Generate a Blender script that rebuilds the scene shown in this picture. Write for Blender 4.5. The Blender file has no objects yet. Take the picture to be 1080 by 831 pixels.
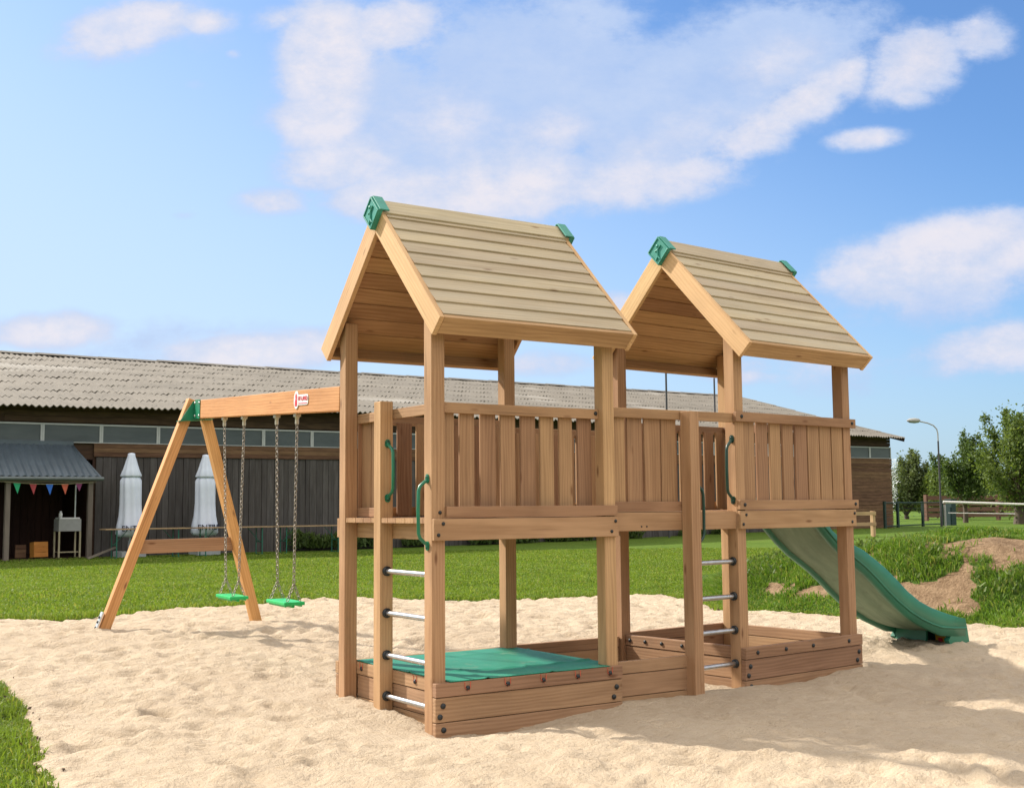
import bpy, math, random
import numpy as np
from mathutils import Vector, Matrix

random.seed(7)
rng = np.random.default_rng(7)
scene = bpy.context.scene
COL = scene.collection
PI = math.pi

# ------------------------------------------------------------------ helpers
def V(*a):
    return np.array(a, float)

def smooth(x, a, b):
    t = np.clip((np.asarray(x, float) - a) / (b - a), 0, 1)
    return t * t * (3 - 2 * t)

def hash2(ix, iy, seed):
    h = (ix.astype(np.int64) * 374761393 + iy.astype(np.int64) * 668265263 + seed * 1442695041) & 0x7fffffff
    h = ((h ^ (h >> 13)) * 1274126177) & 0x7fffffff
    h = h ^ (h >> 16)
    return (h & 0xffff) / 65535.0

def vnoise(x, y, seed=0):
    x = np.asarray(x, float); y = np.asarray(y, float)
    ix = np.floor(x); iy = np.floor(y)
    fx = x - ix; fy = y - iy
    fx = fx * fx * (3 - 2 * fx); fy = fy * fy * (3 - 2 * fy)
    a = hash2(ix, iy, seed); b = hash2(ix + 1, iy, seed)
    c = hash2(ix, iy + 1, seed); d = hash2(ix + 1, iy + 1, seed)
    return (a * (1 - fx) + b * fx) * (1 - fy) + (c * (1 - fx) + d * fx) * fy - 0.5

def fbm(x, y, seed=0, octv=4, gain=0.5):
    s = 0; a = 1.0
    for k in range(octv):
        s = s + a * vnoise(x * 2 ** k + 17.3 * k, y * 2 ** k - 9.1 * k, seed + k)
        a *= gain
    return s

def gh(x, y):
    """height of the lawn"""
    return (.18 * smooth(y, 1, 5) * (1 - smooth(x, 2, 6)) * (1 - smooth(y, 9, 20))
            + .03 * smooth(y, .3, 1.2) * (1 - smooth(y, 1.2, 5)) + .2 * smooth(x, 15, 38))

class MB:
    """collects shapes; build() links them as ONE mesh object"""
    def __init__(s):
        s.v = []; s.f = []; s.m = []; s.g = []; s.r = []; s.sm = []
    def add(s, verts, faces, mat=0, g=None, r=None, sm=False):
        o = len(s.v)
        s.v += [tuple(map(float, p)) for p in verts]
        off = rng.random(3) * 20
        if g is None: g = verts
        s.g += [tuple(np.asarray(p, float) + off) for p in g]
        r = rng.random() if r is None else r
        s.r += [r] * len(verts)
        s.f += [tuple(i + o for i in f) for f in faces]
        s.m += [mat] * len(faces); s.sm += [sm] * len(faces)
    def obox(s, c, ax, ay, az, mat=0, r=None):
        """box: centre and three half-axis vectors, grain along ax"""
        c, ax, ay, az = (np.asarray(k, float) for k in (c, ax, ay, az))
        la, lb, lc = (np.linalg.norm(k) for k in (ax, ay, az))
        vs = []; gs = []
        for i in (-1, 1):
            for j in (-1, 1):
                for k in (-1, 1):
                    vs.append(c + i * ax + j * ay + k * az); gs.append((i * la, j * lb, k * lc))
        fs = [(0, 1, 3, 2), (4, 6, 7, 5), (0, 4, 5, 1), (2, 3, 7, 6), (0, 2, 6, 4), (1, 5, 7, 3)]
        if np.dot(np.cross(ax, ay), az) < 0: fs = [f[::-1] for f in fs]
        s.add(vs, fs, mat, gs, r)
    def box(s, x0, x1, y0, y1, z0, z1, along=None, mat=0, r=None):
        d = [(x1 - x0) / 2, (y1 - y0) / 2, (z1 - z0) / 2]
        c = ((x0 + x1) / 2, (y0 + y1) / 2, (z0 + z1) / 2)
        E = [V(d[0], 0, 0), V(0, d[1], 0), V(0, 0, d[2])]
        if along is None: along = int(np.argmax(d))
        E = [E[along], E[(along + 1) % 3], E[(along + 2) % 3]]
        s.obox(c, *E, mat=mat, r=r)
    def board(s, p0, p1, wv, tv, mat=0, r=None):
        p0 = np.asarray(p0, float); p1 = np.asarray(p1, float)
        s.obox((p0 + p1) / 2, (p1 - p0) / 2, wv, tv, mat, r)
    def prism(s, poly, a, b, axis='x', gdir=None, mat=0, r=None, other=None, keep=()):
        """poly of 2-D points (y,z) extruded along x from a to b (axis x)"""
        n = len(poly); vs = []; gs = []
        for xx in (a, b):
            for (p, q) in poly:
                P = (xx, p, q) if axis == 'x' else ((p, xx, q) if axis == 'y' else (p, q, xx))
                vs.append(P)
                if gdir is not None:
                    gs.append((p * gdir[0] + q * gdir[1], -p * gdir[1] + q * gdir[0], xx))
                else: gs.append((xx, p, q))
        fs = [tuple(range(n))[::-1], tuple(range(n, 2 * n))]
        for i in range(n):
            j = (i + 1) % n
            fs.append((i, j, n + j, n + i))
        s.add(vs, fs, mat, gs, r)
        if other is not None:
            for i in range(len(fs)):
                if i - 2 not in keep: s.m[len(s.m) - len(fs) + i] = other
    def tube(s, path, rad, n=10, mat=0, closed=False, sm=True, caps=True):
        path = [np.asarray(p, float) for p in path]; m = len(path)
        rads = rad if hasattr(rad, '__len__') else [rad] * m
        vs = []; prev = None
        for i, p in enumerate(path):
            if closed: t = path[(i + 1) % m] - path[i - 1]
            else: t = path[min(i + 1, m - 1)] - path[max(i - 1, 0)]
            t = t / (np.linalg.norm(t) + 1e-12)
            if prev is None:
                a = V(0, 0, 1) if abs(t[2]) < .9 else V(1, 0, 0)
            else: a = prev
            u = a - t * np.dot(a, t); u /= np.linalg.norm(u); w = np.cross(t, u); prev = u
            for k in range(n):
                an = 2 * PI * k / n
                vs.append(p + rads[i] * (math.cos(an) * u + math.sin(an) * w))
        fs = []
        for i in range(m if closed else m - 1):
            i2 = (i + 1) % m
            for k in range(n):
                k2 = (k + 1) % n
                fs.append((i * n + k, i * n + k2, i2 * n + k2, i2 * n + k))
        s.add(vs, fs, mat, sm=sm)
        if caps and not closed:
            s.add(vs[:n], [tuple(range(n))[::-1]], mat); s.add(vs[-n:], [tuple(range(n))], mat)
    def dome(s, c, nrm, rad, mat=0, n=10):
        c = np.asarray(c, float); nrm = np.asarray(nrm, float); nrm = nrm / np.linalg.norm(nrm)
        s.tube([c - nrm * rad * .2, c + nrm * rad * .35, c + nrm * rad * .62, c + nrm * rad * .75],
               [rad, rad, rad * .75, rad * .25], n, mat)
    def lathe(s, c, prof, n=24, mat=0, pleat=None, sm=True):
        vs = []; 
        for (z, rr) in prof:
            for k in range(n):
                an = 2 * PI * k / n
                R = rr * (pleat(an, z) if pleat else 1)
                vs.append((c[0] + R * math.cos(an), c[1] + R * math.sin(an), c[2] + z))
        fs = []
        for i in range(len(prof) - 1):
            for k in range(n):
                k2 = (k + 1) % n
                fs.append((i * n + k, i * n + k2, (i + 1) * n + k2, (i + 1) * n + k))
        fs.append(tuple(range(n))[::-1]); fs.append(tuple(range((len(prof) - 1) * n, len(prof) * n)))
        s.add(vs, fs, mat, sm=sm)
    def build(s, name, mats, parent=None, bevel=0, loc=None, label=None):
        me = bpy.data.meshes.new(name)
        me.from_pydata(s.v, [], s.f)
        if not isinstance(mats, (list, tuple)): mats = [mats]
        for m in mats: me.materials.append(m)
        me.polygons.foreach_set('material_index', s.m)
        me.polygons.foreach_set('use_smooth', s.sm)
        a = me.attributes.new('g', 'FLOAT_VECTOR', 'POINT')
        a.data.foreach_set('vector', np.array(s.g, 'f').ravel())
        a = me.attributes.new('r', 'FLOAT', 'POINT')
        a.data.foreach_set('value', np.array(s.r, 'f'))
        me.update()
        o = bpy.data.objects.new(name, me); COL.objects.link(o)
        if parent: o.parent = parent
        if loc is not None: o.location = loc
        if bevel:
            b = o.modifiers.new('Bevel', 'BEVEL'); b.width = bevel; b.segments = 2
            b.limit_method = 'ANGLE'; b.angle_limit = math.radians(50)
        if label: o['label'] = label
        return o

def empty(name, loc=(0, 0, 0), rz=0, parent=None):
    o = bpy.data.objects.new(name, None); COL.objects.link(o)
    o.location = loc; o.rotation_euler = (0, 0, rz); o.empty_display_size = .1
    if parent: o.parent = parent
    return o

def tag(o, label=None, cat=None, group=None, kind=None):
    if label: o['label'] = label
    if cat: o['category'] = cat
    if group: o['group'] = group
    if kind: o['kind'] = kind
    return o

def np_mesh(name, verts, faces, mats, attrs=None, smooth_=False, mi=None):
    """verts (n,3), faces (m,k) arrays -> one mesh object"""
    me = bpy.data.meshes.new(name)
    n = len(verts); m, k = faces.shape
    me.vertices.add(n); me.vertices.foreach_set('co', np.ascontiguousarray(verts, 'f').ravel())
    me.loops.add(m * k); me.loops.foreach_set('vertex_index', np.ascontiguousarray(faces, 'i').ravel())
    me.polygons.add(m)
    me.polygons.foreach_set('loop_start', np.arange(0, m * k, k, dtype='i'))
    me.polygons.foreach_set('loop_total', np.full(m, k, 'i'))
    me.polygons.foreach_set('use_smooth', np.full(m, smooth_, bool))
    for mm in (mats if isinstance(mats, (list, tuple)) else [mats]): me.materials.append(mm)
    if mi is not None: me.polygons.foreach_set('material_index', np.ascontiguousarray(mi, 'i'))
    for nm, arr in (attrs or {}).items():
        a = me.attributes.new(nm, 'FLOAT', 'POINT'); a.data.foreach_set('value', np.ascontiguousarray(arr, 'f'))
    me.update(calc_edges=True); me.validate()
    o = bpy.data.objects.new(name, me); COL.objects.link(o)
    return o

def text_mesh(body, size, extrude=.001):
    c = bpy.data.curves.new('lettering', 'FONT'); c.body = body; c.size = size; c.extrude = extrude
    c.align_x = 'CENTER'; c.align_y = 'CENTER'; c.resolution_u = 3
    o = bpy.data.objects.new('lettering', c); COL.objects.link(o)
    bpy.context.view_layer.update()
    dg = bpy.context.evaluated_depsgraph_get(); ev = o.evaluated_get(dg)
    me = ev.to_mesh()
    vs = [tuple(v.co) for v in me.vertices]; fs = [tuple(p.vertices) for p in me.polygons]
    ev.to_mesh_clear(); bpy.data.objects.remove(o); bpy.data.curves.remove(c)
    return vs, fs

# ------------------------------------------------------------------ materials
def new_mat(name):
    m = bpy.data.materials.new(name); m.use_nodes = True
    nt = m.node_tree
    return m, nt, nt.nodes['Principled BSDF']

def N(nt, t, **kw):
    n = nt.nodes.new(t)
    for k, v in kw.items():
        if hasattr(n, k): setattr(n, k, v)
        else: n.inputs[k].default_value = v
    return n

def ramp(nt, fac, stops):
    r = nt.nodes.new('ShaderNodeValToRGB')
    el = r.color_ramp.elements
    while len(el) < len(stops): el.new(.5)
    for e, (p, c) in zip(el, stops):
        e.position = p; e.color = (*c, 1) if len(c) == 3 else c
    nt.links.new(fac, r.inputs[0]); return r.outputs[0]

def mix(nt, fac, a, b, mode='MIX'):
    n = nt.nodes.new('ShaderNodeMix'); n.data_type = 'RGBA'; n.blend_type = mode
    for sock, v in ((n.inputs[0], fac), (n.inputs[6], a), (n.inputs[7], b)):
        if hasattr(v, 'is_linked'): nt.links.new(v, sock)
        else: sock.default_value = v if isinstance(v, float) else (*v, 1)
    return n.outputs[2]

def mth(nt, op, a, b=0.0, c=None, clamp=False):
    n = nt.nodes.new('ShaderNodeMath'); n.operation = op; n.use_clamp = clamp
    for i, v in enumerate((a, b) if c is None else (a, b, c)):
        if hasattr(v, 'is_linked'): nt.links.new(v, n.inputs[i])
        else: n.inputs[i].default_value = v
    return n.outputs[0]

def noise(nt, vec, scale, detail=4, rough=.55, dist=0.0):
    n = N(nt, 'ShaderNodeTexNoise'); n.inputs['Scale'].default_value = scale
    n.inputs['Detail'].default_value = detail; n.inputs['Roughness'].default_value = rough
    n.inputs['Distortion'].default_value = dist
    if vec is not None: nt.links.new(vec, n.inputs['Vector'])
    return n.outputs['Fac']

def mapping(nt, vec, sc=(1, 1, 1), loc=(0, 0, 0), rot=(0, 0, 0)):
    n = N(nt, 'ShaderNodeMapping'); n.inputs['Scale'].default_value = sc
    n.inputs['Location'].default_value = loc; n.inputs['Rotation'].default_value = rot
    nt.links.new(vec, n.inputs['Vector']); return n.outputs[0]

def bump(nt, bs, h, strength, dist=.01):
    b = N(nt, 'ShaderNodeBump'); b.inputs['Strength'].default_value = strength
    b.inputs['Distance'].default_value = dist
    nt.links.new(h, b.inputs['Height']); nt.links.new(b.outputs[0], bs.inputs['Normal'])

def wood_mat(name, light, dark, knot=(.16, .07, .03), vary=.34, rough=.7, knots=True, weather=None, wfac=0):
    m, nt, bs = new_mat(name)
    g = N(nt, 'ShaderNodeAttribute', attribute_name='g').outputs['Vector']
    r = N(nt, 'ShaderNodeAttribute', attribute_name='r').outputs['Fac']
    big = noise(nt, mapping(nt, g, (.9, 9, 9)), 1.0, 3, .5, .6)
    fine = noise(nt, mapping(nt, g, (2.5, 75, 75)), 1.0, 4, .6)
    blot = noise(nt, mapping(nt, g, (2.2, 4, 4)), 1.0, 3, .6)
    # growth rings as long stretched bands
    w = N(nt, 'ShaderNodeTexWave'); w.wave_type = 'BANDS'; w.bands_direction = 'Y'
    w.inputs['Scale'].default_value = 14; w.inputs['Distortion'].default_value = 9
    w.inputs['Detail'].default_value = 2; w.inputs['Detail Scale'].default_value = .6
    nt.links.new(mapping(nt, g, (.16, 1, 1)), w.inputs['Vector'])
    f = mth(nt, 'ADD', mth(nt, 'MULTIPLY', big, .55), mth(nt, 'MULTIPLY', fine, .35))
    f = mth(nt, 'ADD', f, mth(nt, 'MULTIPLY', w.outputs['Fac'], .14))
    c = ramp(nt, f, [(.36, dark), (.62, light)])
    c = mix(nt, mth(nt, 'MULTIPLY', ramp(nt, blot, [(.45, (0, 0, 0)), (.7, (1, 1, 1))]), .35), c, tuple(k * .62 for k in light))
    ck = noise(nt, mapping(nt, g, (1.1, 55, 55), (3, 1, 7)), 1.0, 2, .5)
    c = mix(nt, mth(nt, 'MULTIPLY', ramp(nt, ck, [(.67, (0, 0, 0)), (.73, (1, 1, 1))]), .45), c, tuple(k_ * .4 for k_ in dark))
    if knots:
        v = N(nt, 'ShaderNodeTexVoronoi'); v.feature = 'F1'; v.inputs['Scale'].default_value = 1.0
        v.inputs['Randomness'].default_value = 1
        nt.links.new(mapping(nt, g, (2.6, 9, 9)), v.inputs['Vector'])
        kf = ramp(nt, v.outputs['Distance'], [(.04, (1, 1, 1)), (.13, (0, 0, 0))])
        c = mix(nt, mth(nt, 'MULTIPLY', kf, .85), c, knot)
    hv = N(nt, 'ShaderNodeHueSaturation')
    nt.links.new(c, hv.inputs['Color'])
    nt.links.new(mth(nt, 'ADD', mth(nt, 'MULTIPLY', r, vary), 1 - vary / 2), hv.inputs['Value'])
    nt.links.new(mth(nt, 'ADD', mth(nt, 'MULTIPLY', r, .014), .493), hv.inputs['Hue'])
    c = hv.outputs[0]
    if weather:
        wn = noise(nt, mapping(nt, g, (1.2, 12, 12)), 1.3, 4, .6)
        c = mix(nt, mth(nt, 'MULTIPLY', ramp(nt, wn, [(.3, (0, 0, 0)), (.7, (1, 1, 1))]), wfac), c, weather)
    nt.links.new(c, bs.inputs['Base Color'])
    bs.inputs['Roughness'].default_value = rough; bs.inputs['Specular IOR Level'].default_value = .25
    bump(nt, bs, f, .4, .004)
    return m

def plain(name, col, rough=.5, metal=0., var=.15, scale=6, spec=.5, bmp=0):
    m, nt, bs = new_mat(name)
    tc = N(nt, 'ShaderNodeTexCoord').outputs['Object']
    n = noise(nt, tc, scale, 5, .6)
    c = ramp(nt, n, [(.25, tuple(k * (1 - var) for k in col)), (.75, tuple(min(1, k * (1 + var)) for k in col))])
    nt.links.new(c, bs.inputs['Base Color'])
    bs.inputs['Roughness'].default_value = rough; bs.inputs['Metallic'].default_value = metal
    bs.inputs['Specular IOR Level'].default_value = spec
    if bmp: bump(nt, bs, noise(nt, tc, scale * 8, 3), bmp, .004)
    return m

M = {}
M['post'] = wood_mat('post_wood', (.50, .305, .16), (.36, .205, .10))
M['rail'] = wood_mat('rail_wood', (.46, .28, .15), (.33, .19, .095))
M['slat'] = wood_mat('slat_wood', (.40, .235, .125), (.28, .155, .08))
M['barge'] = wood_mat('barge_wood', (.68, .44, .23), (.55, .335, .165), vary=.12)
M['box'] = wood_mat('sandbox_wood', (.385, .23, .13), (.265, .15, .08))
M['roof'] = wood_mat('roof_wood', (.50, .405, .27), (.38, .29, .18), vary=.22, weather=(.42, .37, .28), wfac=.55)
M['swing'] = wood_mat('swing_wood', (.60, .315, .125), (.45, .215, .075), vary=.12)
M['bolt'] = plain('bolt_black', (.012, .016, .018), .45)
M['cap'] = plain('cap_green', (.03, .25, .19), .45, scale=20)
M['handle'] = plain('handle_green', (.012, .16, .085), .35, scale=20)
M['handle_dark'] = plain('handle_dark_green', (.008, .045, .03), .35, scale=20)
M['slide'] = plain('slide_green', (.022, .17, .10), .45, scale=3, var=.2)
m, nt, bs = new_mat('slide_underside')
tc = N(nt, 'ShaderNodeTexCoord').outputs['Object']
n1 = noise(nt, mapping(nt, tc, (1.2, 5, 1.2)), 2, 5, .65); n2 = noise(nt, tc, 9, 5, .7)
c = ramp(nt, n1, [(.3, (.12, .20, .135)), (.7, (.21, .30, .21))])
c = mix(nt, mth(nt, 'MULTIPLY', ramp(nt, n2, [(.55, (0, 0, 0)), (.72, (1, 1, 1))]), .5), c, (.10, .13, .09))
c = mix(nt, mth(nt, 'MULTIPLY', ramp(nt, noise(nt, mapping(nt, tc, (.6, 60, .6)), 2, 2), [(.6, (0, 0, 0)), (.68, (1, 1, 1))]), .3), c, (.33, .38, .31))
nt.links.new(c, bs.inputs['Base Color']); bs.inputs['Roughness'].default_value = .65; M['slide_under'] = m
M['seat'] = plain('seat_green', (.01, .42, .11), .4, scale=20)
M['steel'] = plain('steel', (.55, .56, .57), .33, 1., scale=30)
M['chain'] = plain('chain_metal', (.30, .27, .23), .5, .6, scale=40, var=.3)
M['hook'] = plain('hanger_metal', (.50, .46, .36), .5, .5, scale=40)
M['white'] = plain('white_plate', (.78, .78, .78), .4, var=.03)
M['red'] = plain('red_print', (.62, .03, .045), .4, var=.05)
M['loop'] = plain('red_elastic', (.62, .10, .05), .6, var=.05)
M['galv'] = plain('galvanised', (.60, .62, .62), .4, .7, scale=25, var=.25)
M['dirtgreen'] = plain('bracket_green', (.012, .19, .10), .35, scale=12)

# tarpaulin: woven mesh cloth
m, nt, bs = new_mat('tarp_green')
tc = N(nt, 'ShaderNodeTexCoord').outputs['Object']
wv = noise(nt, mapping(nt, tc, (160, 160, 160)), 1, 2)
c = ramp(nt, noise(nt, tc, 3, 4), [(.3, (.008, .20, .115)), (.7, (.016, .27, .165))])
c = mix(nt, mth(nt, 'MULTIPLY', wv, .35), c, (.02, .12, .08))
c = mix(nt, mth(nt, 'MULTIPLY', ramp(nt, noise(nt, tc, 7, 6, .75), [(.55, (0, 0, 0)), (.8, (1, 1, 1))]), .45), c, (.30, .27, .18))
nt.links.new(c, bs.inputs['Base Color']); bs.inputs['Roughness'].default_value = .6
bump(nt, bs, wv, .2, .002); M['tarp'] = m

# sand
m, nt, bs = new_mat('sand')
pos = N(nt, 'ShaderNodeNewGeometry').outputs['Position']
n1 = noise(nt, pos, 1.1, 5, .6); n2 = noise(nt, pos, 14, 5, .65); n3 = noise(nt, pos, 160, 3, .7); n4 = noise(nt, pos, 45, 4, .7)
c = ramp(nt, n1, [(.3, (.465, .375, .275)), (.7, (.56, .46, .342))])
c = mix(nt, mth(nt, 'MULTIPLY', ramp(nt, n2, [(.42, (0, 0, 0)), (.68, (1, 1, 1))]), .42), c, (.43, .325, .215))
c = mix(nt, ramp(nt, n3, [(.5, (0, 0, 0)), (.78, (.6, .6, .6))]), c, (.30, .215, .135))
c = mix(nt, ramp(nt, noise(nt, pos, 70, 2), [(.70, (0, 0, 0)), (.76, (.55, .55, .55))]), c, (.16, .10, .06))
nt.links.new(c, bs.inputs['Base Color']); bs.inputs['Roughness'].default_value = .95
bs.inputs['Specular IOR Level'].default_value = .1
hh = mth(nt, 'ADD', mth(nt, 'MULTIPLY', n2, 1.2), mth(nt, 'ADD', mth(nt, 'MULTIPLY', n4, .55), mth(nt, 'MULTIPLY', n3, .22)))
bump(nt, bs, hh, .9, .035); M['sand'] = m

# lawn soil + grass tone
m, nt, bs = new_mat('lawn')
pos = N(nt, 'ShaderNodeNewGeometry').outputs['Position']
n1 = noise(nt, pos, .35, 4); n2 = noise(nt, pos, 5, 5, .7); n3 = noise(nt, pos, 60, 3, .7)
c = ramp(nt, n1, [(.3, (.095, .165, .018)), (.7, (.14, .21, .032))])
c = mix(nt, mth(nt, 'MULTIPLY', ramp(nt, n2, [(.4, (0, 0, 0)), (.7, (1, 1, 1))]), .5), c, (.055, .105, .014))
c = mix(nt, mth(nt, 'MULTIPLY', n3, .5), c, (.045, .08, .012))
c = mix(nt, mth(nt, 'MULTIPLY', ramp(nt, noise(nt, pos, .22, 5, .7), [(.58, (0, 0, 0)), (.72, (1, 1, 1))]), .35), c, (.20, .19, .06))
nt.links.new(c, bs.inputs['Base Color']); bs.inputs['Roughness'].default_value = .9
bs.inputs['Specular IOR Level'].default_value = .1
bump(nt, bs, n3, .8, .04); M['lawn'] = m

# earth bank: grass / dry dirt by the vertex attribute 'grassy'
m, nt, bs = new_mat('bank_earth')
pos = N(nt, 'ShaderNodeNewGeometry').outputs['Position']
gr = N(nt, 'ShaderNodeAttribute', attribute_name='grassy').outputs['Fac']
n2 = noise(nt, pos, 7, 5, .7); n3 = noise(nt, pos, 40, 4, .7)
dirt = ramp(nt, mth(nt, 'ADD', mth(nt, 'MULTIPLY', n2, .6), mth(nt, 'MULTIPLY', n3, .4)), [(.35, (.13, .08, .045)), (.65, (.34, .235, .145))])
gs = ramp(nt, n3, [(.3, (.035, .075, .012)), (.7, (.075, .13, .022))])
c = mix(nt, ramp(nt, mth(nt, 'ADD', gr, mth(nt, 'MULTIPLY', mth(nt, 'SUBTRACT', n2, .5), .5)), [(.4, (0, 0, 0)), (.6, (1, 1, 1))]), dirt, gs)
nt.links.new(c, bs.inputs['Base Color']); bs.inputs['Roughness'].default_value = .95
bs.inputs['Specular IOR Level'].default_value = .1
bump(nt, bs, mth(nt, 'ADD', n2, mth(nt, 'MULTIPLY', n3, .5)), .9, .06); M['bank'] = m

def leaf_mat(name, dark, light, trans=.45, scale=.8, straw=None):
    m, nt, bs = new_mat(name)
    pos = N(nt, 'ShaderNodeNewGeometry').outputs['Position']
    r = N(nt, 'ShaderNodeAttribute', attribute_name='r').outputs['Fac']
    n = noise(nt, pos, scale, 4, .6)
    f = mth(nt, 'ADD', mth(nt, 'MULTIPLY', n, .6), mth(nt, 'MULTIPLY', r, .4))
    c = ramp(nt, f, [(.3, dark), (.7, light)])
    if straw:
        n5 = noise(nt, pos, 2.2, 5, .7)
        c = mix(nt, mth(nt, 'MULTIPLY', ramp(nt, n5, [(.42, (0, 0, 0)), (.7, (1, 1, 1))]), .6), c, tuple(k * .55 for k in dark))
        c = mix(nt, mth(nt, 'MULTIPLY', ramp(nt, r, [(.86, (0, 0, 0)), (.92, (1, 1, 1))]), .7), c, straw)
    nt.links.new(c, bs.inputs['Base Color']); bs.inputs['Roughness'].default_value = .55
    bs.inputs['Specular IOR Level'].default_value = .25
    tr = N(nt, 'ShaderNodeBsdfTranslucent')
    nt.links.new(mix(nt, 1.0, c, (1.25, 1.2, .6), 'MULTIPLY'), tr.inputs['Color'])
    ms = N(nt, 'ShaderNodeMixShader'); ms.inputs[0].default_value = trans
    nt.links.new(bs.outputs[0], ms.inputs[1]); nt.links.new(tr.outputs[0], ms.inputs[2])
    nt.links.new(ms.outputs[0], nt.nodes['Material Output'].inputs['Surface'])
    return m
M['blade'] = leaf_mat('grass_blade', (.125, .20, .022), (.225, .32, .052), .40, .5, (.30, .29, .09))
M['weed'] = leaf_mat('bank_grass', (.085, .18, .018), (.20, .31, .05), .42, 1.2, (.32, .30, .11))
M['leaf_a'] = leaf_mat('leaf_dark', (.05, .09, .024), (.12, .175, .055), .4, .4)
M['leaf_b'] = leaf_mat('leaf_mid', (.065, .11, .026), (.17, .225, .06), .42, .4)
M['leaf_c'] = leaf_mat('leaf_pale', (.07, .105, .04), (.16, .20, .085), .4, .3)
M['crumb'] = plain('soil_crumb', (.10, .065, .04), .95, var=.4)
M['bark'] = plain('bark', (.10, .075, .055), .9, var=.35, scale=14, bmp=.5)

# barn roof: weathered fibre cement with lichen and stains running down the slope
m, nt, bs = new_mat('fibre_cement')
uv = N(nt, 'ShaderNodeAttribute', attribute_name='g').outputs['Vector']
n1 = noise(nt, mapping(nt, uv, (.25, .5, 1)), 1, 5, .65)
n2 = noise(nt, mapping(nt, uv, (5.5, .9, 1)), 1, 5, .7)
n3 = noise(nt, mapping(nt, uv, (3.2, 3.0, 1)), 1, 4, .7)
c = ramp(nt, n1, [(.3, (.125, .112, .094)), (.7, (.20, .18, .152))])
c = mix(nt, mth(nt, 'MULTIPLY', ramp(nt, n2, [(.45, (0, 0, 0)), (.72, (1, 1, 1))]), .6), c, (.10, .088, .072))
c = mix(nt, ramp(nt, n3, [(.60, (0, 0, 0)), (.70, (.85, .85, .85))]), c, (.035, .032, .028))
c = mix(nt, ramp(nt, noise(nt, mapping(nt, uv, (.12, .35, 1)), 1, 3), [(.60, (0, 0, 0)), (.66, (.6, .6, .6))]), c, (.29, .275, .25))
nt.links.new(c, bs.inputs['Base Color']); bs.inputs['Roughness'].default_value = .9
bump(nt, bs, n3, .3, .02); M['fibre'] = m

M['barn_dark'] = wood_mat('barn_dark_board', (.085, .05, .032), (.045, .026, .017), knots=False, vary=.35, rough=.85)
M['barn_brown'] = wood_mat('barn_brown_board', (.17, .095, .055), (.10, .055, .032), knots=False, vary=.35, rough=.85)
M['barn_grey'] = wood_mat('barn_grey_plank', (.105, .098, .096), (.055, .052, .052), knots=False, vary=.5, rough=.9, weather=(.05, .04, .034), wfac=.5)
M['frame_grey'] = plain('window_frame_grey', (.42, .44, .45), .5, var=.08)
m, nt, bs = new_mat('dusty_glazing')
tc = N(nt, 'ShaderNodeTexCoord').outputs['Object']
c = ramp(nt, noise(nt, mapping(nt, tc, (.6, .6, 2)), 1.5, 5, .6), [(.3, (.045, .06, .07)), (.7, (.085, .105, .115))])
nt.links.new(c, bs.inputs['Base Color']); bs.inputs['Roughness'].default_value = .35; M['glazing'] = m
M['steelroof'] = plain('blue_grey_sheet', (.075, .10, .125), .4, .2, var=.2, scale=2)
M['gutter'] = plain('gutter_grey', (.10, .12, .125), .5)
M['postgrey'] = wood_mat('shed_post_wood', (.20, .17, .14), (.12, .10, .085), knots=False)
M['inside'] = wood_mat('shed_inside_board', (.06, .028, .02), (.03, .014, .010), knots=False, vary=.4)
M['canvas'] = plain('umbrella_canvas', (.62, .68, .80), .85, var=.08, scale=3)
M['print'] = plain('navy_print', (.015, .02, .05), .6)
M['stone'] = plain('umbrella_base_stone', (.45, .47, .48), .8, scale=12)
M['beerwood'] = wood_mat('beer_table_wood', (.42, .30, .17), (.30, .20, .11), knots=False)
M['beerleg'] = plain('beer_table_green', (.012, .13, .085), .45)
M['orange'] = wood_mat('orange_crate_board', (.60, .27, .06), (.45, .18, .035), knots=False)
M['sink'] = plain('sink_grey', (.35, .36, .35), .5)
M['cream'] = plain('sink_leg_cream', (.42, .38, .24), .6)
M['lamp'] = plain('lamp_grey', (.36, .36, .34), .5, .2)
M['lampdark'] = plain('pole_dark', (.05, .05, .055), .6)
M['fencegreen'] = plain('fence_dark_green', (.012, .035, .028), .5)
M['gategreen'] = plain('gate_blue_green', (.01, .035, .035), .6)
M['railwhite'] = plain('rail_white', (.72, .70, .66), .6, var=.08)
M['rust'] = wood_mat('rust_fence_board', (.19, .10, .075), (.11, .055, .04), knots=False, vary=.4)
M['larch'] = wood_mat('pale_rail_wood', (.52, .36, .21), (.36, .23, .12), knots=False)
FC = [plain('flag_green', (.01, .30, .13), .7), plain('flag_red', (.30, .035, .04), .7), plain('flag_blue', (.015, .12, .50), .7), plain('flag_orange', (.45, .09, .045), .7), plain('flag_plum', (.16, .02, .09), .7)]
M['yellow'] = plain('sticker_yellow', (.75, .42, .04), .5, var=.1)
m, nt, bs = new_mat('water_drops')
bs.inputs['Base Color'].default_value = (.8, .83, .86, 1); bs.inputs['Roughness'].default_value = .4
M['drops'] = m

# ------------------------------------------------------------------ playground set
W, L, P_ = 1.242, 1.358, .09
ZE, ZR, EV = 2.347, 3.162, .168
HB, HBB, HR, HS = 1.168, 1.0425, 1.858, .232
SL = math.atan2(ZR - ZE, W / 2 + EV); CS, SN = math.cos(SL), math.sin(SL); SLEN = (W / 2 + EV) / CS

playset = empty('playground_set')
tag(playset, 'large wooden playset with two roofed towers, green slide and swing beam standing on the sand', 'playset')

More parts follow.
